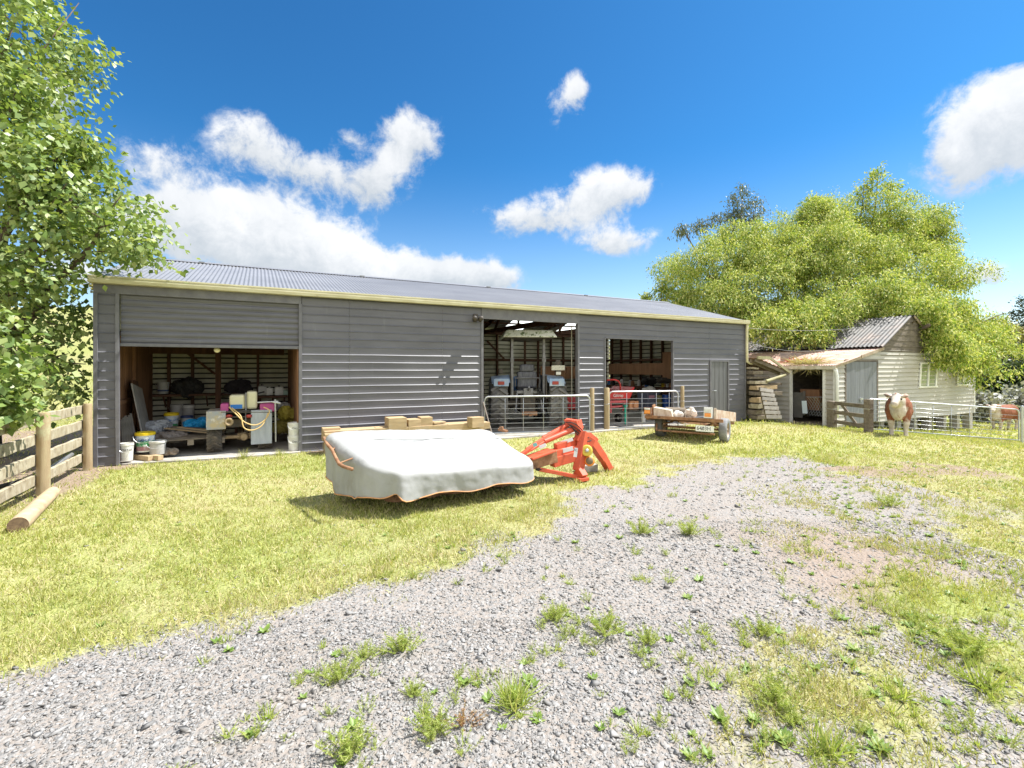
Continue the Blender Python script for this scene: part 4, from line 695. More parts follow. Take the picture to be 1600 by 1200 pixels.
tb('drawbar',lambda q:(q.bar((-.8,1.85,.13),(-.12,3.0,.06),.05,.07),q.bar((.5,1.85,.13),(-.12,3.0,.06),.05,.07),q.tube([(-.12,2.95,.08),(-.12,3.15,.1)],.04,10)),m_rust)
tb('side_board',lambda q:(q.box(.605,.635,-.43,1.9,.20,.43),q.box(.60,.65,-.47,-.435,.2,.46)),M('chipped_side_board',(.50,.44,.36),.8,col2=(.36,.22,.14),ns=6,bump=.3))
q=MB(); q.tube([(-.72,0,.26),(.72,0,.26)],.028,10); q.bar((-.5,-.35,.35),(-.5,.35,.35),.05,.02); q.bar((.4,-.35,.35),(.4,.35,.35),.05,.02); q.tube([(-.66,-.42,.20),(.62,-.42,.20)],.02,8); q.tube([(-.66,-.42,.20),(-.72,-.2,.36)],.02,8); q.build('axle',m_rust,tl)
for x in (-.68,.74):
    q=MB(); tyre(q,.265,.17,(x,0,.262)); tb_=q.build('wheel',M('faded_tyre',(.07,.068,.065),.85,col2=(.14,.135,.125),ns=8,stretch=(4,1,1),bump=.2) if x<0 else M('dusty_tyre',(.16,.16,.165),.85,col2=(.25,.25,.25),ns=8,bump=.2),tl,auto=50)
    q=MB(); rim(q,.16,.17,(x,0,.262)); q.build('rim',M('dull_rim',(.42,.36,.30),.6,.4,col2=(.26,.17,.11),ns=9),tb_,smooth=True)
q=MB(); q.box(-.19,.19,-.004,.004,-.065,.065); npl=q.build('number_plate',M('plate_white',(.80,.80,.78),.4),tl,loc=(.44,-.535,.325),bevel=.003); lettering('lettering','6403H',.118,m_ink,npl,(-.02,-.006,0),(R(90),0,0),.0008,sxx=.92); q=MB(); q.bar((-.070,0,-.035),(-.012,0,.035),.003,.007); q.build('zero_slash',m_ink,npl,loc=(0,-.006,0))
for x in (.50,-.84):
    o=tb('tail_light',lambda q:q.box(x-.085,x+.085,-.555,-.505,.235,.47 if x>0 else .40),m_rust if x<0 else m_white); tb('lens',lambda q:q.box(x-.065,x+.065,-.575,-.557,.26,.34),m_amber,o); tb('lens',lambda q:q.box(x-.065,x+.065,-.574,-.557,.35,.44 if x>0 else .39),m_wplas,o)
def onT(x,y,z=.217): return tl.matrix_basis@(Td@Vector((x,y,z)))
bpy.context.view_layer.update()
sk_=thing('wooden_crate','weathered pale wooden box lying on the left rear corner of the trailer deck','box',onT(-.58,-.12),tl.rotation_euler.z+.15); q=MB()
q.box(-.22,.22,-.15,.15,0,.22); q.v=[(x+(.05 if z>.1 and x>0 else 0)*-1,y,z-(.06 if x>0 and z>.1 else 0)) for x,y,z in q.v]; q.build('crate_body',M('flaking_white_wood',(.58,.52,.42),.85,col2=(.38,.30,.22),ns=9,stretch=(2,2,.5),bump=.4),sk_,bevel=.008); q=MB(); q.box(-.255,-.225,-.15,.15,0,.27); q.build('end_board',m_rust,sk_,bevel=.004)
tx=bpy.data.textures.new('sacking','CLOUDS'); tx.noise_scale=.06
for dx,dy,s,lb in ((-.28,.0,.13,'crumpled white plastic bag on the trailer deck beside the wooden box'),(-.02,.1,.17,'lumpy pale sack standing on the trailer deck right of the white bag')):
    o=thing('sack',lb,'sack',onT(dx,dy),tl.rotation_euler.z); q=MB(); rr=random.Random(int(s*100))
    for k in range(6): q.ell((rr.uniform(-.4,.4)*s,rr.uniform(-.3,.3)*s,rr.uniform(.3,1.0)*s),(rr.uniform(.35,.6)*s,rr.uniform(.35,.5)*s,rr.uniform(.4,.65)*s),(rr.uniform(0,1),rr.uniform(0,1),0))
    b_=q.build('bag_body',m_wplas if dx<-.1 else M('tan_sack',(.50,.42,.34),.8,col2=(.66,.60,.52),ns=8),o,smooth=True); m=b_.modifiers.new('r','REMESH'); m.mode='VOXEL'; m.voxel_size=.012; m=b_.modifiers.new('d','DISPLACE'); m.texture=tx; m.strength=.05
lo=thing('log_round','grey round log lying behind the wooden box on the trailer','log',onT(-.45,.25),tl.rotation_euler.z); q=MB(); q.tube([(-.2,0,.12),(.25,.05,.12)],.115,14); q.build('log_body',m_oldwood,lo,auto=50)
# ------------------------------------------------------------------ tractor
tk=thing('tractor','blue tractor seen from behind with lugged rear tyres and a small camouflage canopy','tractor',(.40,13.25,.03),R(6)); TK=frame_of(tk)
m_tyre=M('tractor_tyre',(.13,.125,.12),.85,col2=(.21,.20,.185),ns=6,bump=.2,spec=.25); m_grey=M('grey_metal',(.25,.25,.26),.5,.4,col2=(.15,.14,.14),ns=9)
def tp(name,f,mat,par=tk,bev=.006,smooth=False): q=MB(); f(q); return q.build(name,mat,par,bevel=bev,smooth=smooth)
RR=.66
for x in (-.79,.79):
    wl=tp('rear_wheel',lambda q:tyre(q,RR-.03,.46,(x,0,RR),n=36,tread=19,rim=.58),m_tyre,bev=0); tp('rim',lambda q:rim(q,.37,.40,(x,0,RR)),m_wplas,wl,0,True)
for x in (-.66,.66):
    wl=tp('front_wheel',lambda q:tyre(q,.42,.28,(x,2.0,.43),tread=14,rim=.55),m_tyre,bev=0); tp('rim',lambda q:rim(q,.22,.26,(x,2.0,.43)),m_wplas,wl,0,True)
tp('axle',lambda q:(q.tube([(-.6,0,RR),(.6,0,RR)],.11,14),q.box(-.2,.2,-.28,1.0,.42,.92)),m_dark); tp('front_axle',lambda q:(q.box(-.55,.55,1.93,2.07,.38,.5),q.box(-.1,.1,.9,2.1,.5,.76)),m_dark)
tp('hood',lambda q:(q.box(-.26,.26,.9,2.5,.75,1.28),q.box(-.3,.3,.75,.95,.8,1.38)),m_blue,bev=.04)
tp('platform',lambda q:(q.box(-.55,.55,.15,.9,.74,.78),q.box(-.45,.45,-.1,.16,.78,1.0)),m_dark)
for s in (-1,1):
    def fd_(q):
        A=[];B=[]
        for i in range(9): a=R(48+i*11); A.append((s*.50,-(RR+.13)*math.cos(a),RR+(RR+.12)*math.sin(a))); B.append((s*.98,-(RR+.09)*math.cos(a),RR+(RR+.07)*math.sin(a)))
        q.strip(A,B); q.box(s*.74-.2,s*.74+.2,-.54,-.48,1.14,1.34)
    fo=tp('mudguard',fd_,M('faded_blue_guard',(.24,.36,.55),.4,col2=(.40,.46,.54),ns=5,col3=(.55,.58,.60),ns3=6,lo3=.55,hi3=.8),bev=.01); tp('tail_light',lambda q:q.box(s*.72-.11,s*.72+.06,-.56,-.542,1.18,1.27),m_glass,fo,.01); tp('side_panel',lambda q:q.box(s*.46,s*.49,-.45,.5,.8,1.42),m_dark,fo)
tp('seat',lambda q:(q.box(-.25,.25,.02,.5,1.0,1.12),q.box(-.27,.27,-.12,.02,1.08,1.52),q.box(-.2,.2,-.11,.0,1.52,1.72)),M('worn_black_seat',(.06,.062,.075),.5,col2=(.16,.16,.18),ns=9,stretch=(2,1,.5)),bev=.05)
tp('seat_guard',lambda q:q.tube([(-.33,-.14,1.12),(-.33,-.16,1.35),(.33,-.16,1.35),(.33,-.14,1.12)],.018,8),m_grey)
tp('steering_wheel',lambda q:(q.tube([(.2*math.cos(a),.72+.17*math.sin(a),1.46+.07*math.sin(a)) for a in [i*PI/9 for i in range(18)]],.014,6,closed=True),q.tube([(0,.72,1.45),(0,.9,1.1)],.02,6)),m_black)
for s in (-1,1): tp('roll_bar',lambda q:(q.bar((s*.43,-.28,.85),(s*.43,-.28,2.46),.07,.06),q.box(s*.43-.05,s*.43+.05,-.33,-.24,1.78,1.9)),m_grey)
cn=tp('canopy',lambda q:(q.add([(-.72,-.75,2.42),(.72,-.75,2.42),(.72,.75,2.42),(-.72,.75,2.42),(-.60,-.60,2.62),(.60,-.60,2.62),(.60,.60,2.62),(-.60,.60,2.62)],[(0,1,5,4),(1,2,6,5),(2,3,7,6),(3,0,4,7),(4,5,6,7),(0,3,2,1)]),),M('camouflage_cloth',(.74,.74,.66),.8,col2=(.14,.18,.09),ns=9,lo=.55,hi=.59,col3=(.42,.46,.30),ns3=7,lo3=.55,hi3=.59),bev=.03)
tp('lining',lambda q:q.box(-.66,.66,-.7,.7,2.40,2.415),m_dark,cn)
tp('lower_link',lambda q:(q.bar((-.3,-.2,.6),(-.38,-1.0+.35,.45),.05,.08),q.bar((.3,-.2,.6),(.38,-.65,.45),.05,.08),q.tube([(-.36,-.5,.5),(-.3,-.35,1.02)],.02,8),q.tube([(.36,-.5,.5),(.3,-.35,1.02)],.02,8)),m_grey)
tp('top_link',lambda q:(q.tube([(0,-.3,1.0),(0,-.5,1.12)],.03,8),q.box(-.13,.13,-.36,-.28,.85,1.08),q.box(-.3,.3,-.33,-.27,.94,1.02)),m_grey)
tp('drawbar',lambda q:(q.bar((0,-.2,.42),(0,-.75,.40),.08,.05),q.box(-.2,.2,-.62,-.55,.38,.48)),m_rust)
tp('remote_hose',lambda q:[q.tube([(.12+.05*k,-.3,1.02),(.2+.06*k,-.48,1.1-.05*k),(.28+.05*k,-.45,.8),(.25+.03*k,-.32,.66)],.013,6) for k in range(4)],m_black,bev=0,smooth=True)
tp('lever',lambda q:[q.tube([(x,.05,1.0),(x+.04*s_,-.02,1.36+.05*k)],.011,6) for k,(x,s_) in enumerate(((.36,1),(.40,-1),(.33,1),(-.36,-1)))],m_grey)
tp('work_lamp',lambda q:(q.box(-.80,-.68,-.4,-.3,1.46,1.6),),m_dark,bev=.02)
tp('number_plate',lambda q:(q.box(.60,.96,-.5,-.49,1.56,1.69),),M('grubby_plate',(.62,.60,.52),.6,col2=(.40,.38,.32),ns=25),bev=.004); tp('plate_post',lambda q:(q.box(.72,.84,-.485,-.45,1.40,1.84),),m_dark); tp('tag_light',lambda q:q.box(.72,.85,-.52,-.487,1.44,1.52),m_wplas)
# ------------------------------------------------------------------ quad bike with spray tank in the roller-door bay
qx=sx(380,.6); qd=thing('quad_bike','muddy quad bike with a cream spray tank in the roller-door bay','quad bike',S(qx,.62,.03),SANG)
def ql(px,py,y): a=SP(px,py,y); return Vector((a[0]-qx,a[1]-.62,a[2]-.03))
def qp(name,f,mat,par=qd,bev=.006,smooth=False): q=MB(); f(q); return q.build(name,mat,par,bevel=bev,smooth=smooth)
m_mud=M('muddy_plastic',(.30,.32,.34),.55,col2=(.45,.36,.20),ns=6,lo=.4,hi=.6,col3=(.62,.60,.55),ns3=8,lo3=.55,hi3=.7); m_panel=M('grey_flap',(.30,.33,.36),.4,col2=(.40,.43,.46),ns=5,stretch=(3,1,.6),col3=(.52,.46,.36),ns3=5,lo3=.62,hi3=.8); m_muddy=M('muddy_axle',(.36,.27,.16),.85,col2=(.26,.19,.11),ns=9,bump=.3); m_pink=M('magenta_plastic',(.42,.07,.22),.5)
xl_=ql(336,690,.62).x; xr_=ql(414,690,.62).x; r_=.27
for x in (xl_,xr_): 
    wl=qp('wheel',lambda q:tyre(q,r_-.015,.25,(x,0,r_),n=28,tread=14,rim=.5),M('muddy_tyre',(.055,.05,.045),.9,col2=(.17,.14,.105),ns=7,bump=.3),bev=0); qp('rim',lambda q:rim(q,.14,.2,(x,0,r_)),m_mud,wl,0,True)
for x in (xl_,xr_): wl=qp('wheel',lambda q:tyre(q,r_-.02,.22,(x,1.25,r_),tread=12,rim=.5),m_black,bev=0)
qp('axle',lambda q:(q.tube([(xl_,-.02,r_),(xr_,-.02,r_)],.035,10),q.ell((.02,-.03,r_),(.085,.08,.085)),q.lathe([(.06,-.1),(.075,-.06),(.075,.0)],(.02,-.04,r_),'y',12),q.box(.0,.2,-.04,.04,r_-.05,r_+.06),q.bar((-.05,0,r_),(-.05,.9,.35),.1,.12)),m_muddy)
qp('shock_spring',lambda q:(q.tube([(.12+.045*math.cos(a),.02+.045*math.sin(a),.34+a*.0062) for a in [i*.5 for i in range(72)]],.01,5),q.tube([(.12,.02,.3),(.12,.02,.58)],.02,8)),m_muddy,bev=0)
qp('chassis',lambda q:(q.box(-.3,.32,-.05,1.3,.46,.62),q.box(-.2,.2,.2,.8,.62,.82),q.box(-.5,.5,-.22,.5,.66,.69)),m_dark)
qp('mudguard',lambda q:(q.box(ql(322,0,.3).x,ql(353,0,.3).x,-.33,-.30,ql(322,672,.3).z,ql(322,643,.3).z),q.box(ql(322,0,.3).x,ql(353,0,.3).x,-.3,.4,ql(322,643,.3).z-.02,ql(322,643,.3).z)),m_mud,bev=.02)
qp('mudguard',lambda q:(q.box(ql(392,0,.3).x,ql(425,0,.3).x,-.33,-.30,ql(405,694,.3).z,ql(405,641,.3).z),q.box(ql(392,0,.3).x,ql(425,0,.3).x,-.3,.4,ql(405,641,.3).z-.02,ql(405,641,.3).z)),m_panel,bev=.015)
z0=ql(380,640,.4).z; z1=ql(380,612,.4).z; x0=ql(358,0,.4).x; x1=ql(402,0,.4).x
m_tank=M('cream_tank',(.66,.62,.42),.35,col2=(.56,.52,.34),ns=4,spec=.5)
tnk=qp('spray_tank',lambda q:(q.box(x0,x0+.27,-.2,.22,z0,z1-.06),q.box(x0+.29,x1,-.2,.22,z0,z1)),m_tank,bev=.04); qp('label',lambda q:q.box(x0+.02,x0+.22,-.212,-.204,z0+.02,z0+.1),M('blue_label',(.02,.16,.50),.4),tnk,0); qp('strap',lambda q:(q.box(x0+.265,x0+.295,-.23,-.205,z0-.05,z1-.02),q.box(x0+.27,x0+.29,-.25,-.23,z0-.3,z0-.04)),m_grey,tnk)
qp('rack',lambda q:(q.tube([ql(345,644,.3),ql(425,644,.3)],.014,8),q.tube([ql(345,644,1.0),ql(425,644,1.0)],.014,8),q.box(-.5,.5,-.25,.4,z0-.03,z0-.012)),m_dark)
qp('side_bag',lambda q:q.box(ql(344,0,.35).x,ql(357,0,.35).x,-.25,.2,ql(350,644,.35).z,ql(350,631,.35).z),m_pink,bev=.02); qp('side_bag',lambda q:q.box(ql(406,0,.35).x,ql(430,0,.35).x,-.25,.25,ql(410,644,.35).z,ql(410,631,.35).z),m_pink,bev=.02)
for px in (358,389): qp('tail_light',lambda q:q.ell(ql(px,650,.28),(.055,.04,.035)),m_glass,bev=0,smooth=True)
lzq=Matrix.Translation(ql(358,659,.22))@Euler((R(90),0,0)).to_matrix().to_4x4(); v=MB(); v.lathe([(.075,0),(.075,.05),(.055,.055),(.03,.04),(.03,.01)],n=16); q=MB(); q.add([lzq@Vector(a) for a in v.v],v.f); q.build('exhaust',m_muddy,qd,smooth=True)
def loop(pts,n=24):
    pts=[Vector(p) for p in pts]; out=[]
    for i in range(len(pts)-1):
        p0,p1,p2,p3=pts[max(i-1,0)],pts[i],pts[i+1],pts[min(i+2,len(pts)-1)]
        for k in range(6): t=k/6; out.append(.5*((2*p1)+(p2-p0)*t+(2*p0-5*p1+4*p2-p3)*t*t+(3*p1-p0-3*p2+p3)*t**3))
    return out+[pts[-1]]
m_hose=M('yellow_hose',(.60,.42,.17),.5)
for pts in (((358,636,.25),(370,648,.15),(383,660,.12),(400,664,.12),(415,655,.14),(421,642,.2),(412,636,.25)),((362,637,.25),(376,650,.14),(381,668,.1),(395,672,.1),(410,664,.12),(419,645,.2))): qp('spray_hose',lambda q:q.tube(loop([ql(*p) for p in pts]),.011,7),m_hose,bev=0,smooth=True)
qp('spray_boom',lambda q:(q.tube([ql(402,629,.35),ql(435,627,.3)],.014,8),q.tube([ql(430,624,.3),ql(431,690,.3)],.016,8),q.tube([ql(426,628,.3),ql(438,630,.3)],.02,8)),m_galv,bev=0)
qp('seat',lambda q:q.box(-.16,.16,.3,1.0,.82,.95),m_black,bev=.05); qp('handlebar',lambda q:q.tube([(-.38,.95,1.1),(-.1,1.1,1.02),(.1,1.1,1.02),(.38,.95,1.1)],.015,8),m_black,bev=0)
# ------------------------------------------------------------------ things kept in the bays
def inbay(name,label,cat,px,pyb,y,rz=0,group=None,z=None):
    """a thing whose base shows at pixel px,pyb, y metres inside the shed; returns it and metres per pixel there"""
    x,_,zz=SP(px,pyb,y); o=thing(name,label,cat,S(x,y,zz if z is None else z),SANG+rz,group); return o,(SA[1]+SD[1]*x+SN[1]*y)/F
def bucket(label,px,py0,py1,wpx,y,mat,lid=None,bands=(),txt=None,group='pails and buckets in the roller-door bay',z=None,open_=False,name='bucket'):
    o,k=inbay(name,label,'bucket',px,py1,y,0,group,z); h=(py1-py0)*k; r=wpx*k/2; q=MB(); q.lathe([(r*.86,0),(r*.98,h*.86),(r*1.04,h*.87),(r*1.04,h*.93),(r*1.0,h*.94),(r*1.02,h)]+([(r*.93,h),(r*.9,h*.7),(.001,h*.68)] if open_ else [(r*.5,h),(.001,h)]),n=20,cap=False); b=q.build('pail',mat,o,auto=40)
    if lid: q=MB(); q.lathe([(r*1.06,h*.88),(r*1.08,h*1.02),(r*.95,h*1.04),(r*.9,h*1.01),(.001,h*1.01)],n=20,cap=False); q.build('lid',lid,o,auto=40)
    q=MB(); q.tube([(r*1.05*math.cos(a),-r*1.05*math.sin(a)*.3-r*.98,h*.86-h*.35*math.sin(a)) for a in [i*PI/10 for i in range(11)]],.004,5); q.build('wire_handle',m_galv,o)
    for z0,z1,m in bands:
        q=MB(); rr=lambda t:r*(.86+.14*t)+.003; q.lathe([(rr(z0),h*z0),(rr(z1),h*z1)],n=20,cap=False); q.build('label',m,o,smooth=True)
    if txt: lettering('lettering',txt,h*.2,m_ink,o,(0,-r-.012,h*.62),(R(90),0,R(0)),.001)
    return o
m_yel=M('yellow_lid',(.70,.50,.02),.4); m_grn=M('green_band',(.05,.25,.10),.5,col2=(.5,.55,.5),ns=14,lo=.5,hi=.6); m_lbl=M('white_blue_band',(.55,.58,.62),.5,col2=(.12,.22,.42),ns=10,lo=.48,hi=.6); m_mar=M('maroon_band',(.25,.04,.06),.5,col2=(.4,.3,.3),ns=10)
m_grime=M('grimy_white',(.46,.45,.43),.5,col2=(.36,.35,.33),ns=8); m_navy=M('navy_plastic',(.03,.05,.14),.5)
bucket('white paint pail with black lettering standing by the left door jamb',198,692,719,18,.10,m_wplas,txt='RESENE',open_=True)
bucket('yellow lidded drum with a green and blue label near the left jamb',227,676,705,25,.35,m_wplas,m_yel,((.08,.3,m_mar),(.3,.58,m_grn),(.58,.85,m_lbl)),txt='OSMA')
bucket('plain white bucket standing in front of the wooden pallet',246,689,709,23,.3,m_grime,m_wplas)
bucket('yellow lidded drum standing behind the crumpled grey plastic',268,646,672,19,1.9,m_wplas,m_yel,((.1,.4,m_grn),(.4,.85,m_lbl)))
bucket('white pail beside a navy can behind the boards',292,650,672,16,2.1,m_grime,m_navy)
bucket('white drum in the row at the back wall, left one',276,632,656,17,3.0,m_grime); bucket('white drum in the row at the back wall, next to the post',294,634,656,17,3.0,m_grime,m_wplas)
o=bucket('upper one of two white pails stacked at the right jamb',460,660,681,19,.12,m_wplas,txt='Den',open_=True); bucket('lower one of two white pails stacked at the right jamb',460,681,704,19,.12,m_wplas,txt='Den',z=.03)
bucket('square edged white pail standing on the back shelf',255,597,615,16,3.1,m_grime,bands=((.2,.35,m_navy),))
for px,w,py0,lb,mt in ((410,12,600,'white jerry can at the left end of the right hand shelf',m_grime),(421,10,604,'squat white can second on the right hand shelf',m_wplas),(436,12,602,'round white jerry can third on the right hand shelf',m_wplas),(445,9,608,'small green tinted jar at the end of the right hand shelf',M('green_glass',(.25,.35,.28),.3))):
    o,k=inbay('jerry_can',lb,'can',px,617.5,2.55,0,'cans on the shelf'); h=(617.5-py0)*k; w_=w*k/2; q=MB(); q.box(-w_,w_,-w_*.8,w_*.8,0,h*.85); q.build('can_body',mt,o,bevel=.02); q=MB(); q.lathe([(w_*.3,h*.84),(w_*.3,h)],n=10); q.build('cap',m_dark if w>10 else m_wplas,o)
for nm,lb,pa,pb_,py,y,dep in (('shelf','short timber shelf on the right wall carrying white cans',402,449,618,2.55,.35),('shelf','long dark shelf across the back of the roller-door bay',240,400,616,3.15,.4)):
    x0,x1=sx(pa,y),min(sx(pb_,y),3.06); o=thing(nm,lb,'shelf',S((x0+x1)/2,y,SP(pa,py,y)[2]-.055),SANG); w=(x1-x0)/2; q=MB(); q.box(-w,w,-dep/2,dep/2,0,.05); q.build('board',m_frame,o,bevel=.004); q=MB()
    for t in (-.8,.0,.8): q.bar((w*t,dep/2-.02,-.25),(w*t,-dep/2+.05,0),.03,.04)
    q.build('bracket',m_frame,o)
def lump(name,label,cat,px,pyb,y,w,d,h,mat,n=5,rz=0,jit=.12,group=None):
    o,k=inbay(name,label,cat,px,pyb,y,rz,group); rr=random.Random(px*7+pyb); q=MB()
    for i in range(n): q.ell((rr.uniform(-w*.3,w*.3),rr.uniform(-d*.3,d*.3),h*rr.uniform(.3,.5)),(w*rr.uniform(.25,.4),d*rr.uniform(.3,.45),h*rr.uniform(.35,.55)),(rr.uniform(-.4,.4),rr.uniform(-.4,.4),rr.uniform(0,3)),nu=14,nv=9,jit=jit)
    b=q.build('crumpled_heap',mat,o,smooth=True); m=b.modifiers.new('r','REMESH'); m.mode='VOXEL'; m.voxel_size=max(.012,w/40); tx=bpy.data.textures.get('crumple') or bpy.data.textures.new('crumple','CLOUDS'); tx.noise_scale=.07; m=b.modifiers.new('d','DISPLACE'); m.texture=tx; m.strength=.05; return o
lump('tarpaulin','crumpled bright blue tarpaulin heaped behind the boards','tarpaulin',308,671,1.5,.5,.4,.26,M('blue_tarp',(.01,.22,.52),.4,col2=(.02,.30,.60),ns=8),6)
lump('plastic_sheet','crumpled grey plastic sheeting in front of the leaning panels','plastic',248,676,1.45,.42,.4,.26,M('grey_plastic',(.30,.32,.36),.35,col2=(.45,.47,.50),ns=10),6)
lump('yellow_bag','upper lumpy yellow sack stacked by the right wall','sack',449,656,1.25,.46,.42,.30,M('mustard_sack',(.36,.30,.04),.7,col2=(.24,.19,.03),ns=5),4,group='yellow sacks'); lump('yellow_bag','lower lumpy yellow sack under another by the right wall','sack',445,674,1.25,.44,.4,.28,M('mustard_sack_dull',(.28,.24,.05),.75,col2=(.18,.14,.03),ns=5),4,group='yellow sacks')
lump('black_bundle','big black bundle slumped on the long back shelf','bundle',295,616,3.05,.75,.4,.42,m_black,5); lump('rag_pile','heap of brown and grey rags in front of the pallet','rags',263,709,.35,.34,.22,.10,M('rags',(.36,.30,.22),.9,col2=(.18,.13,.10),ns=9),5)
lump('dark_bundle','flat dark bundle on the back shelf right of the post','bundle',372,615,3.05,.8,.35,.36,M('dark_cloth',(.03,.025,.03),.9),5)
lump('white_sacking','small pale heap under the right hand shelf','bundle',436,640,2.0,.45,.3,.16,m_grime,4)
o,k=inbay('sheet_stack','pale sheet panel leaning on the left wall of the roller-door bay','panel',226,686,1.25); q=MB(); q.bar((.04,.05,0),(-.16,.2,1.02),.9,.02,up=(1,0,0)); q.v=[(x,y,z) for x,y,z in q.v]; q.build('sheet',M('grey_board',(.36,.34,.31),.8,col2=(.26,.24,.22),ns=4),o)
o,k=inbay('leaning_board','dark board leaning behind the pale sheet panel','panel',221,684,1.3); q=MB(); q.bar((.0,.1,0),(-.14,.2,1.1),.5,.02,up=(1,0,0)); q.build('sheet',m_frame,o)
for i in range(6):
    o,k=inbay('fence_batten',('%s dark batten of the bundle leaning inside the left jamb'%('first','second','third','fourth','fifth','sixth')[i]),'batten',193+i*4,706-i*1.5,.22+i*.03,0,'battens leaning in the corner'); q=MB(); q.bar((0,0,0),(-.05-.012*i,.12,.55+.02*(i%3)),.035,.03); q.build('stick',M('dark_batten',(.13,.115,.10),.85,col2=(.07,.06,.055),ns=9,stretch=(2,2,.3)) if i==0 else bpy.data.materials['dark_batten'],o)
for i,(pa,pb_,pya,pyb,lb) in enumerate(((209,236,702,716,'short thick timber offcut lying in front of the left pails'),(213,246,706,719,'longer timber offcut lying nearest the door sill'))):
    x0,y0=sx(pa,.42),.42; x1,y1=sx(pb_,.06),.06; o=thing('timber_offcut',lb,'timber',S(x0,y0+i*.02,.03),SANG,'offcuts at the door sill'); q=MB(); q.bar((0,-.0,.045+.0*i),(x1-x0+.05*i,y1-y0-.04*i,.045),.10,.085); q.build('sawn_piece',m_timber,o,bevel=.005)
o,k=inbay('small_carton','little bright green carton on the floor at the door sill','carton',248,717,.08,.2,z=.03); q=MB(); q.box(-.05,.05,-.03,.03,0,.05); q.build('carton_body',M('bright_green',(.12,.55,.10),.5),o,bevel=.006)
# pallet with boards
o,k=inbay('wooden_pallet','wooden pallet lying on the floor left of the quad bike','pallet',297,690,1.0,.12); q=MB(); pw_=.55
for x in (-.5,0,.5): q.box(x-.05,x+.05,-pw_,pw_,0,.10)
q.build('bearer',m_oldwood,o,bevel=.004); q=MB()
for i in range(8): y=-pw_+i*.14; q.box(-.58,.58,y,y+.1,.102,.122)
q.build('deck_board',m_oldwood,o,bevel=.003)
q0=o
for i,(a,b_,dz) in enumerate(((-.5,.55,.14),(-.4,.62,.165),(-.3,.6,.19),(-.45,.66,.215))):
    p=thing('loose_board',('bottom','second','third','top')[i]+' board of the splayed boards lying on the pallet','board',q0.location+Vector((0,0,dz)),SANG-.35-.08*i,'boards on the pallet'); q=MB(); q.bar((a,.1,.12-.02*i),(b_,.02+.03*i,.0),.09,.02); q.build('plank',m_oldwood if i%2 else m_timber,p)
lump('grey_debris','pile of grey dusty rubbish on the left half of the pallet','rubbish',272,687,1.05,.6,.5,.16,M('dusty_rubbish',(.30,.27,.25),.9,col2=(.18,.15,.13),ns=10),6)
# ------------------------------------------------------------------ tractor bay right side and workshop bay
y=.95
rm=thing('red_implement','red farm implement with a dark belly beside the right rear wheel of the tractor','implement',S(sx(887,1.3),1.3,.03),SANG); q=MB(); q.box(-.2,.35,-.25,.6,.18,.42); q.build('chassis',m_dark,rm,bevel=.02); q=MB(); q.box(-.22,.2,-.3,.3,.62,.8); q.box(-.18,.24,-.27,.3,.44,.6); q.build('hood',m_red,rm,bevel=.03)
q=MB(); q.box(-.2,.3,-.26,.3,.06,.17); q.build('skirt',m_red,rm,bevel=.02)
for x in (-.15,.3): q=MB(); tyre(q,.12,.08,(x,.4,.12),n=16); q.build('wheel',m_black,rm)
for i,(px,py0,py1,tilt,lb) in enumerate(((866,572,615,.15,'curved fork handle leaning on the brown boards'),(873,570,620,-.1,'straight rake handle leaning on the brown boards'),(878,575,612,.3,'slanted bar leaning behind the right tractor wheel'))):
    o,k=inbay('tool_handle',lb,'tool',px,py1,3.2,0,'tools leaning in the tractor bay'); h=(py1-py0)*k; q=MB(); q.tube([(0,0,0),(tilt*.5,.1,h*.6),(tilt,.15,h*.95),(tilt+.12*(i==0),.15,h)],.018,7); q.build('handle_shaft',m_rust if i else m_dark,o); q=MB(); q.tube([(0,0,.0),(-.12,0,.03),(-.14,0,.15)],.012,6); q.build('tine',m_dark,o)
o=thing('hanging_rope','pale rope hanging at the right side of the tractor bay','rope',S(sx(893,.5),.5,.05),SANG); q=MB(); q.tube([(0,0,0),(.01,0,1.2),(0,0,2.75)],.012,6); q.build('rope_length',M('pale_rope',(.62,.58,.46),.9),o)
rs=thing('red_spreader','red tapered hopper with white script and a bent red hoop in the workshop bay','spreader',S(sx(966,.75),.75,.03),SANG)
def rl(px,py,y): a=SP(px,py,y); return (a[0]-sx(966,.75),a[1]-.75,a[2]-.03)
q=MB(); A=[rl(951,612,.6),rl(985,610,.6),rl(993,604,.6),rl(985,623,.6),rl(953,625,.6)]; B=[(x,.85,z) for x,_,z in A]; n=5; q.add(A+B,[tuple(range(n)),tuple(range(2*n-1,n-1,-1))]+[(i,n+i,n+(i+1)%n,(i+1)%n) for i in range(n)]); q.build('hopper',m_red,rs,bevel=.03)
q=MB(); q.bar(rl(951,628,.6),rl(980,627,.6),.04,.07); q.bar(rl(953,636,.62),rl(978,634,.62),.04,.05); q.bar(rl(954,626,.62),rl(954,645,.62),.05,.05); q.bar(rl(976,626,.62),rl(974,642,.62),.05,.05); q.build('frame',M('faded_red',(.55,.10,.11),.5,col2=(.4,.08,.08),ns=8),rs)
q=MB(); q.tube([rl(948,594,.7),rl(960,593,.7),rl(966,595,.7),rl(969,600,.7),rl(969.5,612,.7)],.022,9); q.build('hoop',m_red,rs,smooth=True)
lettering('lettering','Giltrap',.13,m_wplas,rs,Vector(rl(966,618,.6))+Vector((0,-.006,0)),(R(90),0,R(0)),.002)
for x in (-.25,.25): q=MB(); tyre(q,.14,.09,(x,.3,.12),n=16); q.build('wheel',m_black,rs)
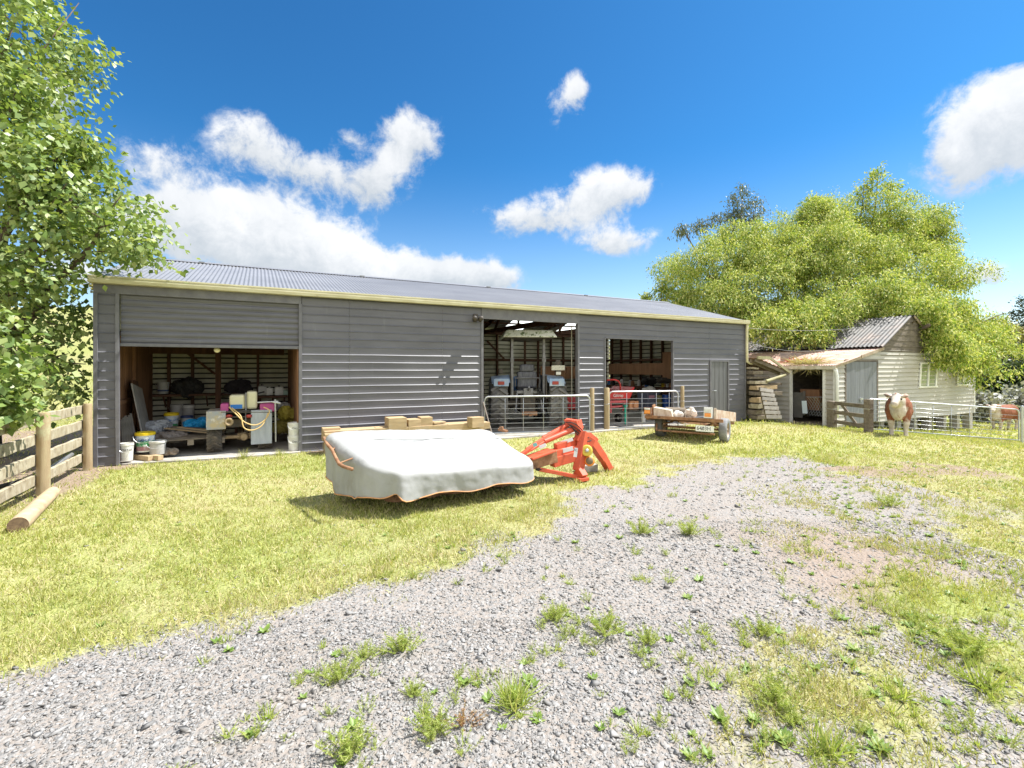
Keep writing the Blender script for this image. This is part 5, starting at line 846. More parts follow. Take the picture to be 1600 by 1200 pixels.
o,k=inbay('green_post','upright teal green steel post in front of the red hopper','post',977,645,.55,z=.03); q=MB(); q.tube([(0,0,0),(0,0,.55)],.03,8); q.build('post_shaft',M('teal_paint',(.03,.36,.24),.45),o); q=MB(); q.box(-.06,.06,-.04,.04,.5,.56); q.build('bracket',M('teal_paint_dark',(.02,.26,.18),.45),o)
o,k=inbay('orange_engine','small faded orange engine standing low beside the teal post','engine',985,642,.9); q=MB(); q.box(-.16,.2,-.15,.15,.06,.3); q.lathe([(.1,-.16),(.1,-.2),(.06,-.22)],c=(.05,0,.18),ax='y',n=14); q.build('engine_body',M('faded_orange',(.55,.24,.10),.55,col2=(.35,.18,.10),ns=9),o,bevel=.03); q=MB(); q.tube([(-.15,0,.3),(-.15,-.1,.45),(.1,-.1,.5)],.015,6); q.box(-.18,.2,-.12,.12,0,.06); q.build('handle',m_dark,o)
bucket('plain white bucket on the floor of the workshop bay behind the gate',1005.5,638,654,7.5,.7,m_wplas,group='containers in the workshop bay',z=.03)
for px,w,py0,lb,mt in ((1041,14,617,'tall blue plastic drum at the right side of the workshop bay',M('blue_drum',(.015,.08,.34),.4)),(1030,9,617,'olive brown drum left of the blue drum',M('olive_drum',(.16,.15,.05),.5,col2=(.22,.20,.08),ns=8))):
    o,k=inbay('drum',lb,'drum',px,653,1.3,0,'containers in the workshop bay',z=.03); h=(653-py0)*k; r=w*k/2; q=MB(); q.lathe([(r*.95,0),(r,.03),(r,h*.33),(r*1.04,h*.35),(r,h*.37),(r,h*.66),(r*1.04,h*.68),(r,h*.7),(r,h*.97),(r*.93,h)],n=20); q.build('drum_shell',mt,o,auto=40); q=MB(); q.lathe([(.04,h),(.04,h+.03)],c=(r*.5,0,0),n=10); q.build('cap',m_black,o)
o,k=inbay('storage_tote','grey storage tote with a pink item on its front in the workshop bay','tote',1016,640,1.6); q=MB(); q.box(-.3,.26,-.2,.3,0,.62); q.build('tote_body',M('grey_tote',(.16,.17,.22),.5,col2=(.10,.11,.15),ns=4),o,bevel=.03); q=MB(); q.box(-.25,-.02,-.215,-.202,.38,.48); q.build('pink_patch',M('pink',(.55,.28,.36),.6),o); 
lump('white_bag','crumpled white bag lying on top of the grey tote','bag',1014,613,1.6,.5,.35,.2,m_wplas,5)
wb=thing('workbench','long dark workbench along the right end wall of the workshop bay','workbench',S(SL-.6,3.6,0.03),SANG); q=MB(); q.box(-.4,.35,-2.2,2.9,.82,.9); q.build('bench_top',m_frame,wb,bevel=.005); q=MB()
for yy in (-2.1,.3,2.8): q.box(-.38,-.3,yy-.04,yy+.04,0,.82); q.box(.26,.34,yy-.04,yy+.04,0,.82)
q.box(-.36,.3,-2.1,2.8,.3,.34); q.build('leg',m_frame,wb)
cn_=['amber','clear','rust red','grey','white','yellow','black','small blue']; cm=[m_amber,m_wplas,m_rust,m_galv,m_white,m_yel,m_black,m_blue]
for i in range(16):
    yy=1.7+i*.3; o=thing('shop_jar','small tin or jar standing in the row on the workshop bench','jar',S(SL-.55+random.uniform(-.12,.2),yy,.93),SANG,'jars on the workbench'); h=random.uniform(.12,.26); r=random.uniform(.05,.08); q=MB(); q.lathe([(r,0),(r,h*.8),(r*.7,h*.86),(r*.7,h)],n=12); q.build('jar_body',cm[i%8],o,auto=40)
lump('bench_clutter','tangle of dark tools heaped at the near end of the workbench','tools',1036,598,2.6,.5,.4,.2,m_dark,6); lump('black_sack','black sack slumped on the workbench','sack',1012,600,3.4,.8,.4,.25,m_black,5)
o=thing('floor_mat','dark rubber mat on the concrete behind the second gate','mat',S(sx(975,.2),.2,.031),SANG); q=MB(); q.box(-.25,.25,-.12,.12,0,.02); q.build('mat_sheet',m_black,o)
# dry bramble at the posts
v,f=tuft(np.random.default_rng(2),.30,46,.006,2.4); o=np_mesh('dry_bramble',v,f,m_dry); o.location=(1.75,12.35,0); tag(o,'tangle of dry straw coloured stalks at the foot of the posts between gates','dry weed')
v,f=tuft(np.random.default_rng(3),.22,60,.006,2.0); o=np_mesh('dry_bramble',v,f,m_dry); o.location=S(3.5,-.35,0); tag(o,'tuft of dry brown stalks at the wall left of the mower','dry weed')
v,f=tuft(np.random.default_rng(4),.20,70,.006,1.0); o=np_mesh('grass_tuft',v,f,m_grass); o.location=S(2.15,-.25,0); tag(o,'taller grass tuft with seed heads at the sill in front of the quad bike','grass tuft')
v,f=tuft(np.random.default_rng(6),.14,70,.006,1.2); o=np_mesh('grass_tuft',v,f,m_grass); o.location=S(2.75,-.22,0); tag(o,'shorter grass tuft at the sill in front of the stacked pails','grass tuft')
# ------------------------------------------------------------------ trees
def kite(w): return [(-w,.38,.03),(0,0,0),(w,.38,.03),(0,1,-.05),(0,.42,-.03)],[(1,2,4),(1,4,0),(4,2,3),(0,4,3)]
def crown(rng,blobs,per,spr,leafn,L_,w,droop,inner=.35,cull=None,sub=7,sr=.36,stream=False):
    """leaf faces gathered in sprays, the sprays in billows over the skin of a set of ellipsoids"""
    out=[]; tv,tf=kite(w)
    for (cx_,cy_,cz_,rx,ry,rz) in blobs:
        R3=np.array([rx,ry,rz]); ds=norm(rng.normal(size=(sub*2,3))); ds=ds[np.argsort(-ds[:,2]-.6*rng.uniform(0,1,sub*2)+.0)][:int(sub*1.6)]
        cs=[(np.zeros(3),.85,.45)]+[(d_*R3*rng.uniform(.75,1.05),sr*rng.uniform(.7,1.3),1.0) for d_ in ds]
        for c0,k_,wt_ in cs:
            r3=R3*k_; n=max(3,int(per*wt_*(r3[0]*r3[1]*r3[2])**(2/3))); d=norm(rng.normal(size=(n,3))+np.array([0,0,.25])); rad=(inner+(1-inner)*rng.uniform(0,1,n)**.4)[:,None]; c=c0+d*rad*r3*(1+.10*rng.normal(size=(n,1)))+np.array([cx_,cy_,cz_])
            if stream: e_=rng.uniform(0,1,n)<.16; c[e_]+=d[e_]*rng.uniform(.15,.7,(e_.sum(),1))*np.array([1,1,.6])
            k=rng.poisson(leafn,n)+3; ce=np.repeat(c,k,0); dd=np.repeat(d,k,0); N_=len(ce); o=rng.normal(size=(N_,3))*spr*np.array([1,1,.7]); o[:,2]-=np.hypot(o[:,0],o[:,1])*droop*.6; p=ce+o
            ax=norm(dd*.5+rng.normal(size=(N_,3))*.5+np.array([0,0,-droop])); up=norm(rng.normal(size=(N_,3))*.45+dd*.6+np.array([0,0,.7])); x=norm(np.cross(ax,up)); z=np.cross(x,ax); s=(L_*rng.uniform(.6,1.25,N_))[:,None]
            if cull is not None: kp=~cull(p); p,x,ax,z,s=p[kp],x[kp],ax[kp],z[kp],s[kp]
            if len(p): out.append(scatter(tv,tf,p,x*s,ax*s,z*s))
    if not out: return np.zeros((3,3)),np.array([[0,1,2]])
    return join_np(out)
def limbs(mb,base,blobs,r0,rng,k=.55,twigs=3):
    base=Vector(base); cen=Vector(np.mean(np.array(blobs)[:,:3],0)); fork=base.lerp(cen,.35); fork.x=base.x*.7+cen.x*.3
    mb.tube([base+Vector((0,0,-.3)),base+Vector((.03,0,.4)),base.lerp(fork,.6),fork],[r0*1.25,r0,r0*.85,r0*.7],10)
    for b_ in blobs:
        c=Vector(b_[:3]); md=fork.lerp(c,.5)+Vector((rng.uniform(-.3,.3),rng.uniform(-.3,.3),.3)); mb.tube([fork,md,c],[r0*.5,r0*.3,r0*.12],7)
        for i in range(twigs):
            e=c+Vector((rng.normal()*b_[3]*.6,rng.normal()*b_[4]*.6,rng.normal()*b_[5]*.6)); s_=md.lerp(c,rng.uniform(.3,1)); mb.tube([s_,s_.lerp(e,.5)+Vector((0,0,.1)),e],[r0*.14,r0*.09,r0*.03],5)
m_bark=M('grey_bark',(.17,.13,.10),.9,col2=(.09,.07,.055),ns=9,stretch=(2,2,.4),bump=.5,spec=.1)
m_leafA=leafmat('poplar_leaf',[(.11,.18,.05),(.19,.27,.075),(.29,.37,.12),(.44,.49,.22)],.40,.42,.45)
m_leafW=leafmat('willow_leaf',[(.12,.20,.04),(.22,.32,.06),(.38,.45,.10),(.54,.55,.17),(.66,.64,.30)],.36,.6,.25)
m_leafD=leafmat('dark_leaf',[(.03,.05,.022),(.045,.07,.03),(.07,.09,.04)],.2); m_leafG=leafmat('scrub_leaf',[(.06,.085,.025),(.10,.12,.035),(.15,.15,.05)],.25); m_leafS=leafmat('silver_leaf',[(.30,.30,.27),(.40,.39,.36),(.24,.25,.2)],.2); m_leafY=leafmat('yellow_scrub',[(.22,.20,.05),(.30,.26,.08),(.15,.16,.05)],.25)
rt=np.random.default_rng(21)
def cull_shed(p):
    lx=(p[:,0]-SA[0])*SD[0]+(p[:,1]-SA[1])*SD[1]; ly=(p[:,0]-SA[0])*SN[0]+(p[:,1]-SA[1])*SN[1]; roofz=EZ+.1+(RZ-EZ)*np.clip(ly,0,RY)/RY
    return ((lx>-.12)&(ly>-.35)&(p[:,2]<roofz+.12))|((p[:,2]<.75))|((lx>-.12)&(ly>-3)&(p[:,2]<2.85))
BL=[(-9.5,8.4,7.0,1.7,1.7,1.6),(-10.0,8.2,9.2,1.5,1.5,1.6),(-8.05,7.9,5.35,1.2,1.2,1.0),(-7.0,7.75,4.45,1.0,1.0,.75),(-6.45,7.6,3.75,.78,.75,.5),(-8.3,7.9,4.0,1.3,1.2,1.1),(-7.35,7.45,3.1,.75,.7,.7),(-7.9,7.7,2.4,.85,.8,.8),(-8.8,7.6,1.8,.9,.9,.8),(-7.55,7.9,1.55,.42,.4,.42),(-9.8,7.5,3.5,1.2,1.2,1.6),(-8.3,7.7,6.3,.5,.6,.7),(-7.2,7.7,5.1,.42,.5,.4)]
tr1=thing('leafy_tree','broadleaf tree with glossy heart shaped leaves hanging over the rail fence and shed corner','tree',(-9.6,8.8,gz1(-9.6,8.8))); b0=Vector(tr1.location)
rel=lambda bl:[(a-b0.x,b_-b0.y,c-b0.z,*r) for a,b_,c,*r in bl]
v,f=crown(rt,BL,62,.16,20,.105,.42,.45,.3,cull_shed); np_mesh('crown',v-np.array(b0),f,m_leafA,tr1); q=MB(); limbs(q,(0,0,0),rel(BL),.2,rt); q.build('trunk',m_bark,tr1,smooth=True)
BN=[(-6.15,5.35,2.15,.5,.45,.38),(-5.95,5.4,1.6,.48,.45,.4),(-6.3,5.4,1.2,.5,.45,.25),(-5.75,5.35,1.28,.22,.25,.16)]
tr2=thing('leafy_sapling','nearer spray of big pale green leaves growing behind the timber rails','tree',(-7.0,5.6,0)); b1=Vector(tr2.location); v,f=crown(rt,BN,85,.12,17,.10,.42,.5,.2,lambda p:p[:,2]<.9); np_mesh('crown',v-np.array(b1),f,m_leafA,tr2); q=MB(); limbs(q,(0,0,0),[(a-b1.x,b_-b1.y,c,*r) for a,b_,c,*r in BN],.06,rt); q.build('trunk',m_bark,tr2,smooth=True)
# the big willow behind the cottage
def WB_(px,py,rpx,Y,ry=None,sq=.8): c=P(px,py,Y); r=rpx/F*Y; return (c.x,c.y,c.z,r,ry or r,r*sq)
BW=[WB_(*a) for a in ((1105,430,62,25),(1090,490,55,24),(1180,400,66,25.5),(1150,470,70,24),(1245,380,70,26),(1225,455,75,23.5),(1320,360,66,26.5),(1310,430,85,24),(1390,365,62,26.5),(1395,440,75,24),(1440,395,40,26),(1450,455,50,23.5),(1190,520,55,23),(1270,505,55,22.5),(1340,490,50,22),(1425,480,40,21),(1470,505,46,20.5),(1505,525,38,21),(1530,520,34,24),(1500,560,36,18.9),(1470,530,34,19),(1525,575,24,18.6),(1560,545,26,23),(1060,520,30,24),(1195,512,40,19.6),(1245,508,42,19.2),(1300,490,40,19.3),(1345,468,42,19.6),(1395,455,38,19.4),(1270,530,24,18.4),(1452,508,22,17.1),(1474,537,22,17.4),(1446,482,26,17.8),(1490,560,18,17.6))]
def cull_cot(p):
    lx=(p[:,0]-CA[0])*SD[0]+(p[:,1]-CA[1])*SD[1]; ly=(p[:,0]-CA[0])*SN[0]+(p[:,1]-CA[1])*SN[1]; k=(p[:,0]/p[:,1]); py=HZ-(p[:,2]-EYE)/p[:,1]*F; px=800+k*F
    rz=np.where(lx<XM,1.8+.6*lx/XM,np.where(lx<XAp,2.4+(AZ-2.4)*(lx-XM)/(XAp-XM),AZ-(AZ-2.0)*(lx-XAp)/(XR2-XAp)))
    return ((ly>-.08)&(ly<7.1)&(lx>-.3)&(lx<XE+.1)&(p[:,2]<rz+.06))|((p[:,2]<gz(p[:,0],p[:,1])+.8))|((ly<.3)&(lx<XAp+.35)&(lx>-.5)&(p[:,2]<AZ+.10))
wt=thing('willow_tree','huge yellow green willow spreading over and behind the weatherboard cottage','tree',(16.2,25.5,gz1(16.2,25.5))); b2=Vector(wt.location)
v,f=crown(rt,BW,70,.17,34,.145,.16,.8,.35,cull_cot,10,.30,True); np_mesh('crown',v-np.array(b2),f,m_leafW,wt); q=MB(); limbs(q,(0,0,0),[(a-b2.x,b_-b2.y,c-b2.z,*r) for a,b_,c,*r in BW],.5,rt); 
SPK=[WB_(*a,sq=1.6) for a in ((1372,288,15,26.5),(1350,300,13,26.5),(1395,305,12,26.3),(1277,318,11,26),(1285,335,14,26),(1460,345,16,26),(1480,375,14,25),(1045,470,12,24.5),(1012,468,6,24.5),(1035,450,9,24.5))]
v,f=crown(rt,SPK,60,.16,9,.2,.17,.6,.1); np_mesh('top_shoots',v-np.array(b2),f,m_leafW,wt)
for s in SPK: e=Vector(s[:3])-b2; q.tube([e+Vector((-.3,0,-2.2)),e+Vector((-.1,0,-.8)),e+Vector((0,0,s[5]*.8))],[.06,.03,.01],5)
q.build('trunk',m_bark,wt,smooth=True)
def tree(name,label,cat,px,pyb,blobs,mat,per,spr,ln,L_,w,dr,Y,r0=.12,group=None):
    g_=P(px,pyb,Y); z=gz1(g_.x,Y); o=thing(name,label,cat,(g_.x,Y,z),0,group); b_=Vector(o.location); bl=[WB_(*a) for a in blobs]
    v,f=crown(rt,bl,per,spr,ln,L_,w,dr,.2,lambda p:p[:,2]<gz(p[:,0],p[:,1])+.05); np_mesh('crown',v-np.array(b_),f,mat,o); q=MB(); limbs(q,(0,0,0),[(a-b_.x,c-b_.y,d-b_.z,*r) for a,c,d,*r in bl],r0,rt,twigs=2); q.build('trunk',m_bark,o,smooth=True); return o
tree('dark_tree','thin grey green tree top showing above the willow on its left','tree',1160,560,((1160,312,16,32,None,1.3),(1148,338,14,32,None,1.2),(1178,330,16,32,None,1.3),(1125,345,14,32),(1095,350,10,32),(1160,360,30,32),(1068,358,8,32)),leafmat('grey_green_leaf',[(.09,.11,.06),(.14,.16,.10),(.19,.20,.13)],.3),60,.22,6,.22,.16,.9,32,.2)
for px,pyb,bl,mt,Y,lb,nm in ((1560,640,((1555,598,36,36),(1590,590,30,36),(1530,612,26,36),(1580,618,30,35)),m_leafD,36,'dark spreading conifer on the slope behind the brown and white cattle','dark_conifer'),(1600,560,((1598,555,20,48),(1575,570,18,48)),m_leafD,48,'small dark conifer higher up the far slope','dark_conifer'),(1610,520,((1606,490,14,60,None,1.8),(1612,520,18,60)),m_leafD,60,'tall dark pine at the right edge on the skyline','pine_tree'),
  (1590,655,((1585,632,24,30),(1604,622,20,30),(1565,645,14,30)),m_leafS,30,'pale silvery shrub on the slope right of the conifer','silver_shrub'),(1535,660,((1538,640,22,26),(1525,632,14,26)),m_leafS,27,'low grey bramble beside the right cottage corner','silver_shrub'),(1560,545,((1560,528,26,55),(1590,535,22,55)),m_leafY,55,'yellowish scrub tree on the far slope under the willow','scrub_tree'),
  (60,600,((60,560,40,40),(20,550,45,42)),m_leafG,40,'round scrub tree on the dry hillside behind the leafy tree','scrub_tree')):
    tree(nm,lb,'tree' if 'tree' in nm or 'conifer' in nm else 'shrub',px,pyb,bl,mt,26,.35,16,.30,.3,.3,Y)
for i,(x,y,s) in enumerate(((26,40,1.3),(33,44,1.6),(40,50,2),(46,46,1.8),(38,38,1.2),(52,60,2.4),(58,52,2.2),(30,56,1.8),(62,70,3),(-22,44,1.6),(-30,40,2.0),(-38,48,2.4),(-17,52,1.8))):
    z=gz1(x,y); o=thing('hill_bush','scrubby bush dotted over the far hillside','bush',(x,y,z),rt.uniform(0,6),'bushes on the hillside'); v,f=crown(rt,[(0,0,.7*s,.9*s,.9*s,.8*s)],30,.3,20,.36,.35,.2,.3); np_mesh('crown',v,f,(m_leafG,m_leafD,m_leafY)[i%3],o); q=MB(); q.tube([(0,0,-.2),(0,0,.7*s)],.1*s,6); q.build('trunk',m_bark,o)
# ------------------------------------------------------------------ timber stack, lean-to roof, pallet, trestles between the sheds
wsd=thing('lean_to_shelter','sagging lean-to roof over the timber stack between shed and cottage','shelter',S(SL+.05,0,0),SANG)
def wl(px,py,Y): return wsd_inv@P(px,py,Y)
bpy.context.view_layer.update(); wsd_inv=wsd.matrix_world.inverted()
q=MB(); n=24; A=[];B=[]
for i in range(n+1):
    t=i/n; A.append((.06+1.55*t,-.35,1.98-.42*t+.02*math.sin(i*2.0))); B.append((.06+1.55*t,4.0,2.02-.42*t+.02*math.sin(i*2.0)))
q.strip(A,B); q.build('roof',m_rustroof,wsd,solid=.006); q=MB(); q.bar((.08,-.28,1.90),(1.72,-.30,1.45),.05,.10); q.bar((.08,-.1,1.88),(1.6,-.1,1.45),.05,.12); q.bar((.08,1.4,1.88),(1.6,1.4,1.45),.05,.12); q.build('rafter',m_oldwood,wsd,bevel=.004)
q=MB(); q.bar((.05,-.38,1.98),(.62,-.40,1.97),.06,.10); q.bar((.62,-.38,1.99),(1.72,-.36,1.50),.05,.07); q.tube([(.5,-.36,1.22),(1.5,-.34,1.42)],.05,10); q.build('edge_beam',M('mossy_rail',(.40,.37,.22),.85,col2=(.25,.22,.12),ns=6,bump=.3),wsd)
q=MB(); q.box(.1,.2,3.9,4.0,-.1,1.9); q.box(1.5,1.6,3.9,4,-.1,1.5); q.box(.05,1.6,4.01,4.04,-.1,1.9); q.build('back_wall',m_gab,wsd)
rr=random.Random(9); kinds=['grey','mossy','split','pale','squared','rough']
for i,(z,x0,x1,y0,w,h,ml) in enumerate(((1.62,.08,.40,-.1,.2,.06,1),(1.45,.08,.50,-.15,.22,.11,0),(1.30,.08,1.05,-.05,.2,.07,0),(1.14,.08,.62,-.2,.24,.10,1),(.95,.08,1.12,-.25,.26,.13,2),(.78,.08,1.35,-.2,.24,.12,0),(.55,.08,.55,-.3,.26,.16,2),(.36,.08,.45,-.28,.26,.15,1),(.36,.48,.95,-.1,.2,.12,0),(.16,.08,.95,-.2,.3,.15,0),(.02,.08,1.1,-.25,.3,.12,0),(1.05,.5,1.65,-.1,.14,.08,0),(.66,.6,1.2,.1,.22,.12,0),(.78,.2,1.1,.3,.3,.5,0),(.2,.2,1.2,.4,.3,.55,0),(1.3,.15,.8,.4,.3,.3,0))):
    o=thing('timber_length','rough sawn timber length lying in the stack under the lean-to roof','timber',S(SL+x0,y0,z),SANG+rr.uniform(-.05,.05),'timbers stacked under the lean-to'); L_=x1-x0; q=MB(); q.bar((0,0,h/2),(L_,rr.uniform(-.06,.06),h/2+rr.uniform(-.03,.03)),w,h); q.bar((L_*.1,w*.55,h*.4),(L_*1.02,w*.6,h*.5),w*.7,h*.8); q.build('sawn_length',(m_oldwood,m_rail,m_timber)[ml],o,bevel=.008)
# leaning pallet
Lp=G(1212,652.5); pa=thing('leaning_pallet','weathered slatted pallet leaning against the timber stack and cottage wall','pallet',(0,0,0)); 
c00,c10,c01,c11=P(1198,654,14.75),P(1219,654,14.6),P(1187,605,15.1),P(1204,608,15.0); pa.location=c00; q=MB()
for t in (0.04,.5,.96): q.bar(c00.lerp(c10,t)-c00,c01.lerp(c11,t)-c00,.06,.10,up=(0,1,0))
q.build('bearer',m_oldwood,pa); q=MB()
for i in range(7):
    t=.06+i*.145; a,b_=c00.lerp(c01,t),c10.lerp(c11,t); q.bar(a-c00+Vector((-.03,-.065,0)),b_-c00+Vector((.03,-.065,0)),.02,.105,up=c01-c00)
q.build('slat',M('pale_grey_slat',(.46,.43,.40),.85,col2=(.32,.29,.26),ns=6,isl=.12),pa)
for px,py,lb in ((1143,656,'left steel trestle under the pale pipe beside the shed'),(1182,656,'right wooden trestle under the pale pipe near the pallet')):
    g_=gp(px,py); o=thing('trestle',lb,'trestle',g_,.2,'trestles carrying the pipe'); q=MB(); q.bar((0,0,0),(0,0,.50),.05,.05); q.bar((-.14,-.1,.0),(.0,0,.22),.035,.035); q.bar((.16,.08,0),(0,0,.22),.035,.035); q.bar((.02,-.2,0),(0,0,.2),.035,.035); q.box(-.10,.10,-.05,.05,.50,.53); q.build('stand',m_dark if px<1160 else m_oldwood,o)
g0,g1=gp(1137,656),gp(1197,657); o=thing('pale_pipe','pale steel pipe laid across the two trestles','pipe',g0); q=MB(); q.tube([(0,0,.56),(g1-g0)+Vector((0,0,.56))],.03,9); q.build('pipe_length',m_galv,o); 
# junk in the cottage lean-to
def cthing(name,label,cat,px,pyb,x=.35): 
    u=(px-800)/F; y=(CA[0]+SD[0]*x-u*(CA[1]+SD[1]*x))/(u*SN[1]-SN[0]); p=C(x,y); k=p.y/F; z=EYE+(HZ-pyb)*k; o=thing(name,label,cat,(p.x,p.y,z),SANG+R(90)); return o,k
o,k=cthing('iron_sheet','battered grey iron sheet standing in the cottage lean-to opening','sheet',1243,652,.12); q=MB(); q.box(-.25,.1,-.01,.01,0,.85); q.box(-.33,-.26,-.02,.02,.1,.9); q.build('sheet_metal',m_oldiron,o)
o,k=cthing('timber_crate','brown timber crate in the shade of the cottage lean-to','crate',1272,640,.9); q=MB(); q.box(-.35,.3,-.3,.3,0,.7); q.build('crate_body',m_ply,o); q=MB(); q.box(-.36,.31,-.32,-.3,.62,.70); q.box(-.04,.03,-.33,-.301,0,.62); q.build('batten',m_timber,o)
o,k=cthing('wire_mesh_roll','roll of wire netting lying in the lean-to opening','wire netting',1274,651,.2); q=MB()
for i in range(9):
    for s in (-1,1): q.tube([(.30*math.cos(a)+.0,-.25*0-.05,.32+.3*math.sin(a)) if False else (-.36+.09*i+s*.36*t,.0-.1*math.sin(PI*t),.02+.62*t) for t in [j/6 for j in range(7)]],.006,4)
q.build('netting',m_galv,o); q=MB(); q.tube([(-.45,-.03,.66),(.55,-.03,.62)],.012,6); q.build('top_wire',m_galv,o)
o,k=cthing('white_card','small pale blue white board standing in front of the netting','board',1258,646,.08); q=MB(); q.box(-.08,.08,-.01,.01,0,.42); q.build('card_sheet',M('pale_card',(.62,.70,.76),.5),o); o.rotation_euler.y=.08
v,f=tuft(np.random.default_rng(8),.34,420,.012,2.2); v[:,1]*=1.0; v[:,0]*=3.6; o=np_mesh('dry_thatch',v,f,m_dry); a_=C(.12,.95,1.76); o.location=a_; o.rotation_euler=(0,0,SANG+R(90)); tag(o,'dead straw and dry grass growing out of the lean-to gutter','dry grass',kind='stuff')
v,f=tuft(np.random.default_rng(9),.2,200,.012,2.2); v[:,0]*=5; o=np_mesh('dry_thatch',v,f,m_red); o.location=C(.35,1.4,1.85); o.rotation_euler=(0,0,SANG+R(90)); tag(o,'brown dead leaves lying on the rusted lean-to roof','dry leaves',kind='stuff')
# ------------------------------------------------------------------ wooden and pipe gates on the right
A,B=gp(1297,668),gp(1358,676); dx=(B-A).length; wg=thing('wooden_gate','short weathered timber gate with three rails and a diagonal brace','gate',A,math.atan2(B.y-A.y,B.x-A.x)); sl=(B.z-A.z)/dx; Hs=(673-626)/F*B.y
q=MB()
for h in (.93,.60,.26): 
    q.box(-.05,dx+.02,-.035,.0,Hs*h-.055,Hs*h+.055)
q.build('rail',m_oldwood,wg,bevel=.006); q=MB(); q.bar((dx*.28,.012,Hs*.95),(dx*.72,.012,Hs*.22),.024,.09); q.build('brace',m_oldwood,wg)
for px,pyb,pyt,r,lb in ((1303,669,627,.10,'square weathered post at the left end of the wooden gate'),(1361,677,624,.085,'square weathered post between the wooden gate and the long pipe gate')):
    g_=gp(px,pyb); o=thing('strainer_post',lb,'post',g_+Vector((0,.09,0)),.4,'posts of the paddock gates'); h=(pyb-pyt)/F*g_.y; q=MB(); q.box(-r,r,-r,r,-.3,h); q.build('post_shaft',m_oldwood,o,bevel=.02); w=MB(); w.box(-r-.006,r+.006,-r-.006,r+.006,h*.7,h*.72); w.build('wire_band',m_galv,o)
A,B=gp(1356,673),gp(1592,691); zt=(673-623)/F*A.y; pg=pipegate('long_pipe_gate','long low galvanised mesh gate across the paddock entrance in front of the cattle',A,B,.06,zt,6,(.08,.2,.32,.44,.56,.68,.82),None,.018)
g_=gp(1597,692); o=thing('steel_post','slim galvanised post at the right end of the long pipe gate','post',g_); q=MB(); q.tube([(0,0,-.2),(0,0,zt+.08)],.035,10); q.build('post_shaft',m_galv,o); q=MB(); q.lathe([(.04,zt+.08),(.02,zt+.11)],n=10); q.build('cap',m_galv,o)
o=thing('feed_trough','black rubber feed trough on the grass in front of the cottage piles','trough',gp(1470,664)+Vector((0,.6,0)),SANG); q=MB(); q.lathe([(.36,0),(.45,.25),(.47,.27),(.42,.27),(.33,.05),(.001,.05)],n=24,cap=False); q.v=[(x*1.9,y,z) for x,y,z in q.v]; q.build('tub',m_black,o,smooth=True); q=MB(); q.tube([(-.85,0,.24),(-.9,0,.18),(-.82,0,.1)],.02,6); q.build('handle',m_black,o)
o=thing('fallen_plank','bleached plank lying over the black trough','plank',gp(1478,662)+Vector((.3,.45,.30)),SANG+.1); q=MB(); q.bar((-.9,0,0),(1.3,.1,.02),.18,.05); q.build('plank_board',m_timber,o); 
# ------------------------------------------------------------------ cables
for a,b_,sag,lb in ((S(SL,.3,3.0),C(XAp+.2,-.05,AZ-.1),.25,'upper thin cable strung from the shed corner to the cottage gable'),(S(SL,.3,2.6),C(XAp-1.2,.2,AZ-.55),.55,'lower sagging cable strung from the shed to the cottage roof')):
    o=thing('overhead_cable',lb,'cable',a,0,'cables between the buildings'); q=MB(); q.tube([(b_-a)*t-Vector((0,0,4*sag*t*(1-t))) for t in [i/16 for i in range(17)]],.006,5); q.build('wire_length',M('grey_cable',(.22,.22,.21),.6) if not bpy.data.materials.get('grey_cable') else bpy.data.materials['grey_cable'],o)
# ------------------------------------------------------------------ cattle
def cowmat(name,seed,front):
    m=bpy.data.materials.new(name); N,L=nodes(m); b=N['Principled BSDF']; b.inputs['Roughness'].default_value=.75; b.inputs['Specular IOR Level'].default_value=.2; v=coords(N,L); s_=N.new('ShaderNodeSeparateXYZ'); L.new(v,s_.inputs[0]); mp=N.new('ShaderNodeMapping'); mp.inputs['Location'].default_value=(seed,0,0); L.new(v,mp.inputs[0])
    n1=noise(N,L,mp.outputs[0],3.5,4); n1=mth(N,L,'MULTIPLY',mth(N,L,'SUBTRACT',n1,.5),.5)
    hd=mrange(N,L,mth(N,L,'ADD',s_.outputs[0],n1),front-.03,front+.03); lg=mrange(N,L,mth(N,L,'ADD',s_.outputs[2],n1),.50,.44); w_=mth(N,L,'MAXIMUM',hd,lg)
    spn=mrange(N,L,noise(N,L,mp.outputs[0],7,2),.66,.70); w_=mth(N,L,'MULTIPLY',w_,mth(N,L,'SUBTRACT',1,spn)); brown=mixc(N,L,mrange(N,L,noise(N,L,v,16,4),.35,.7),(.19,.065,.035),(.28,.11,.06)); wh=mixc(N,L,mrange(N,L,noise(N,L,v,9,4),.4,.7),(.54,.48,.41),(.40,.33,.26))
    L.new(mixc(N,L,w_,brown,wh),b.inputs['Base Color']); return m
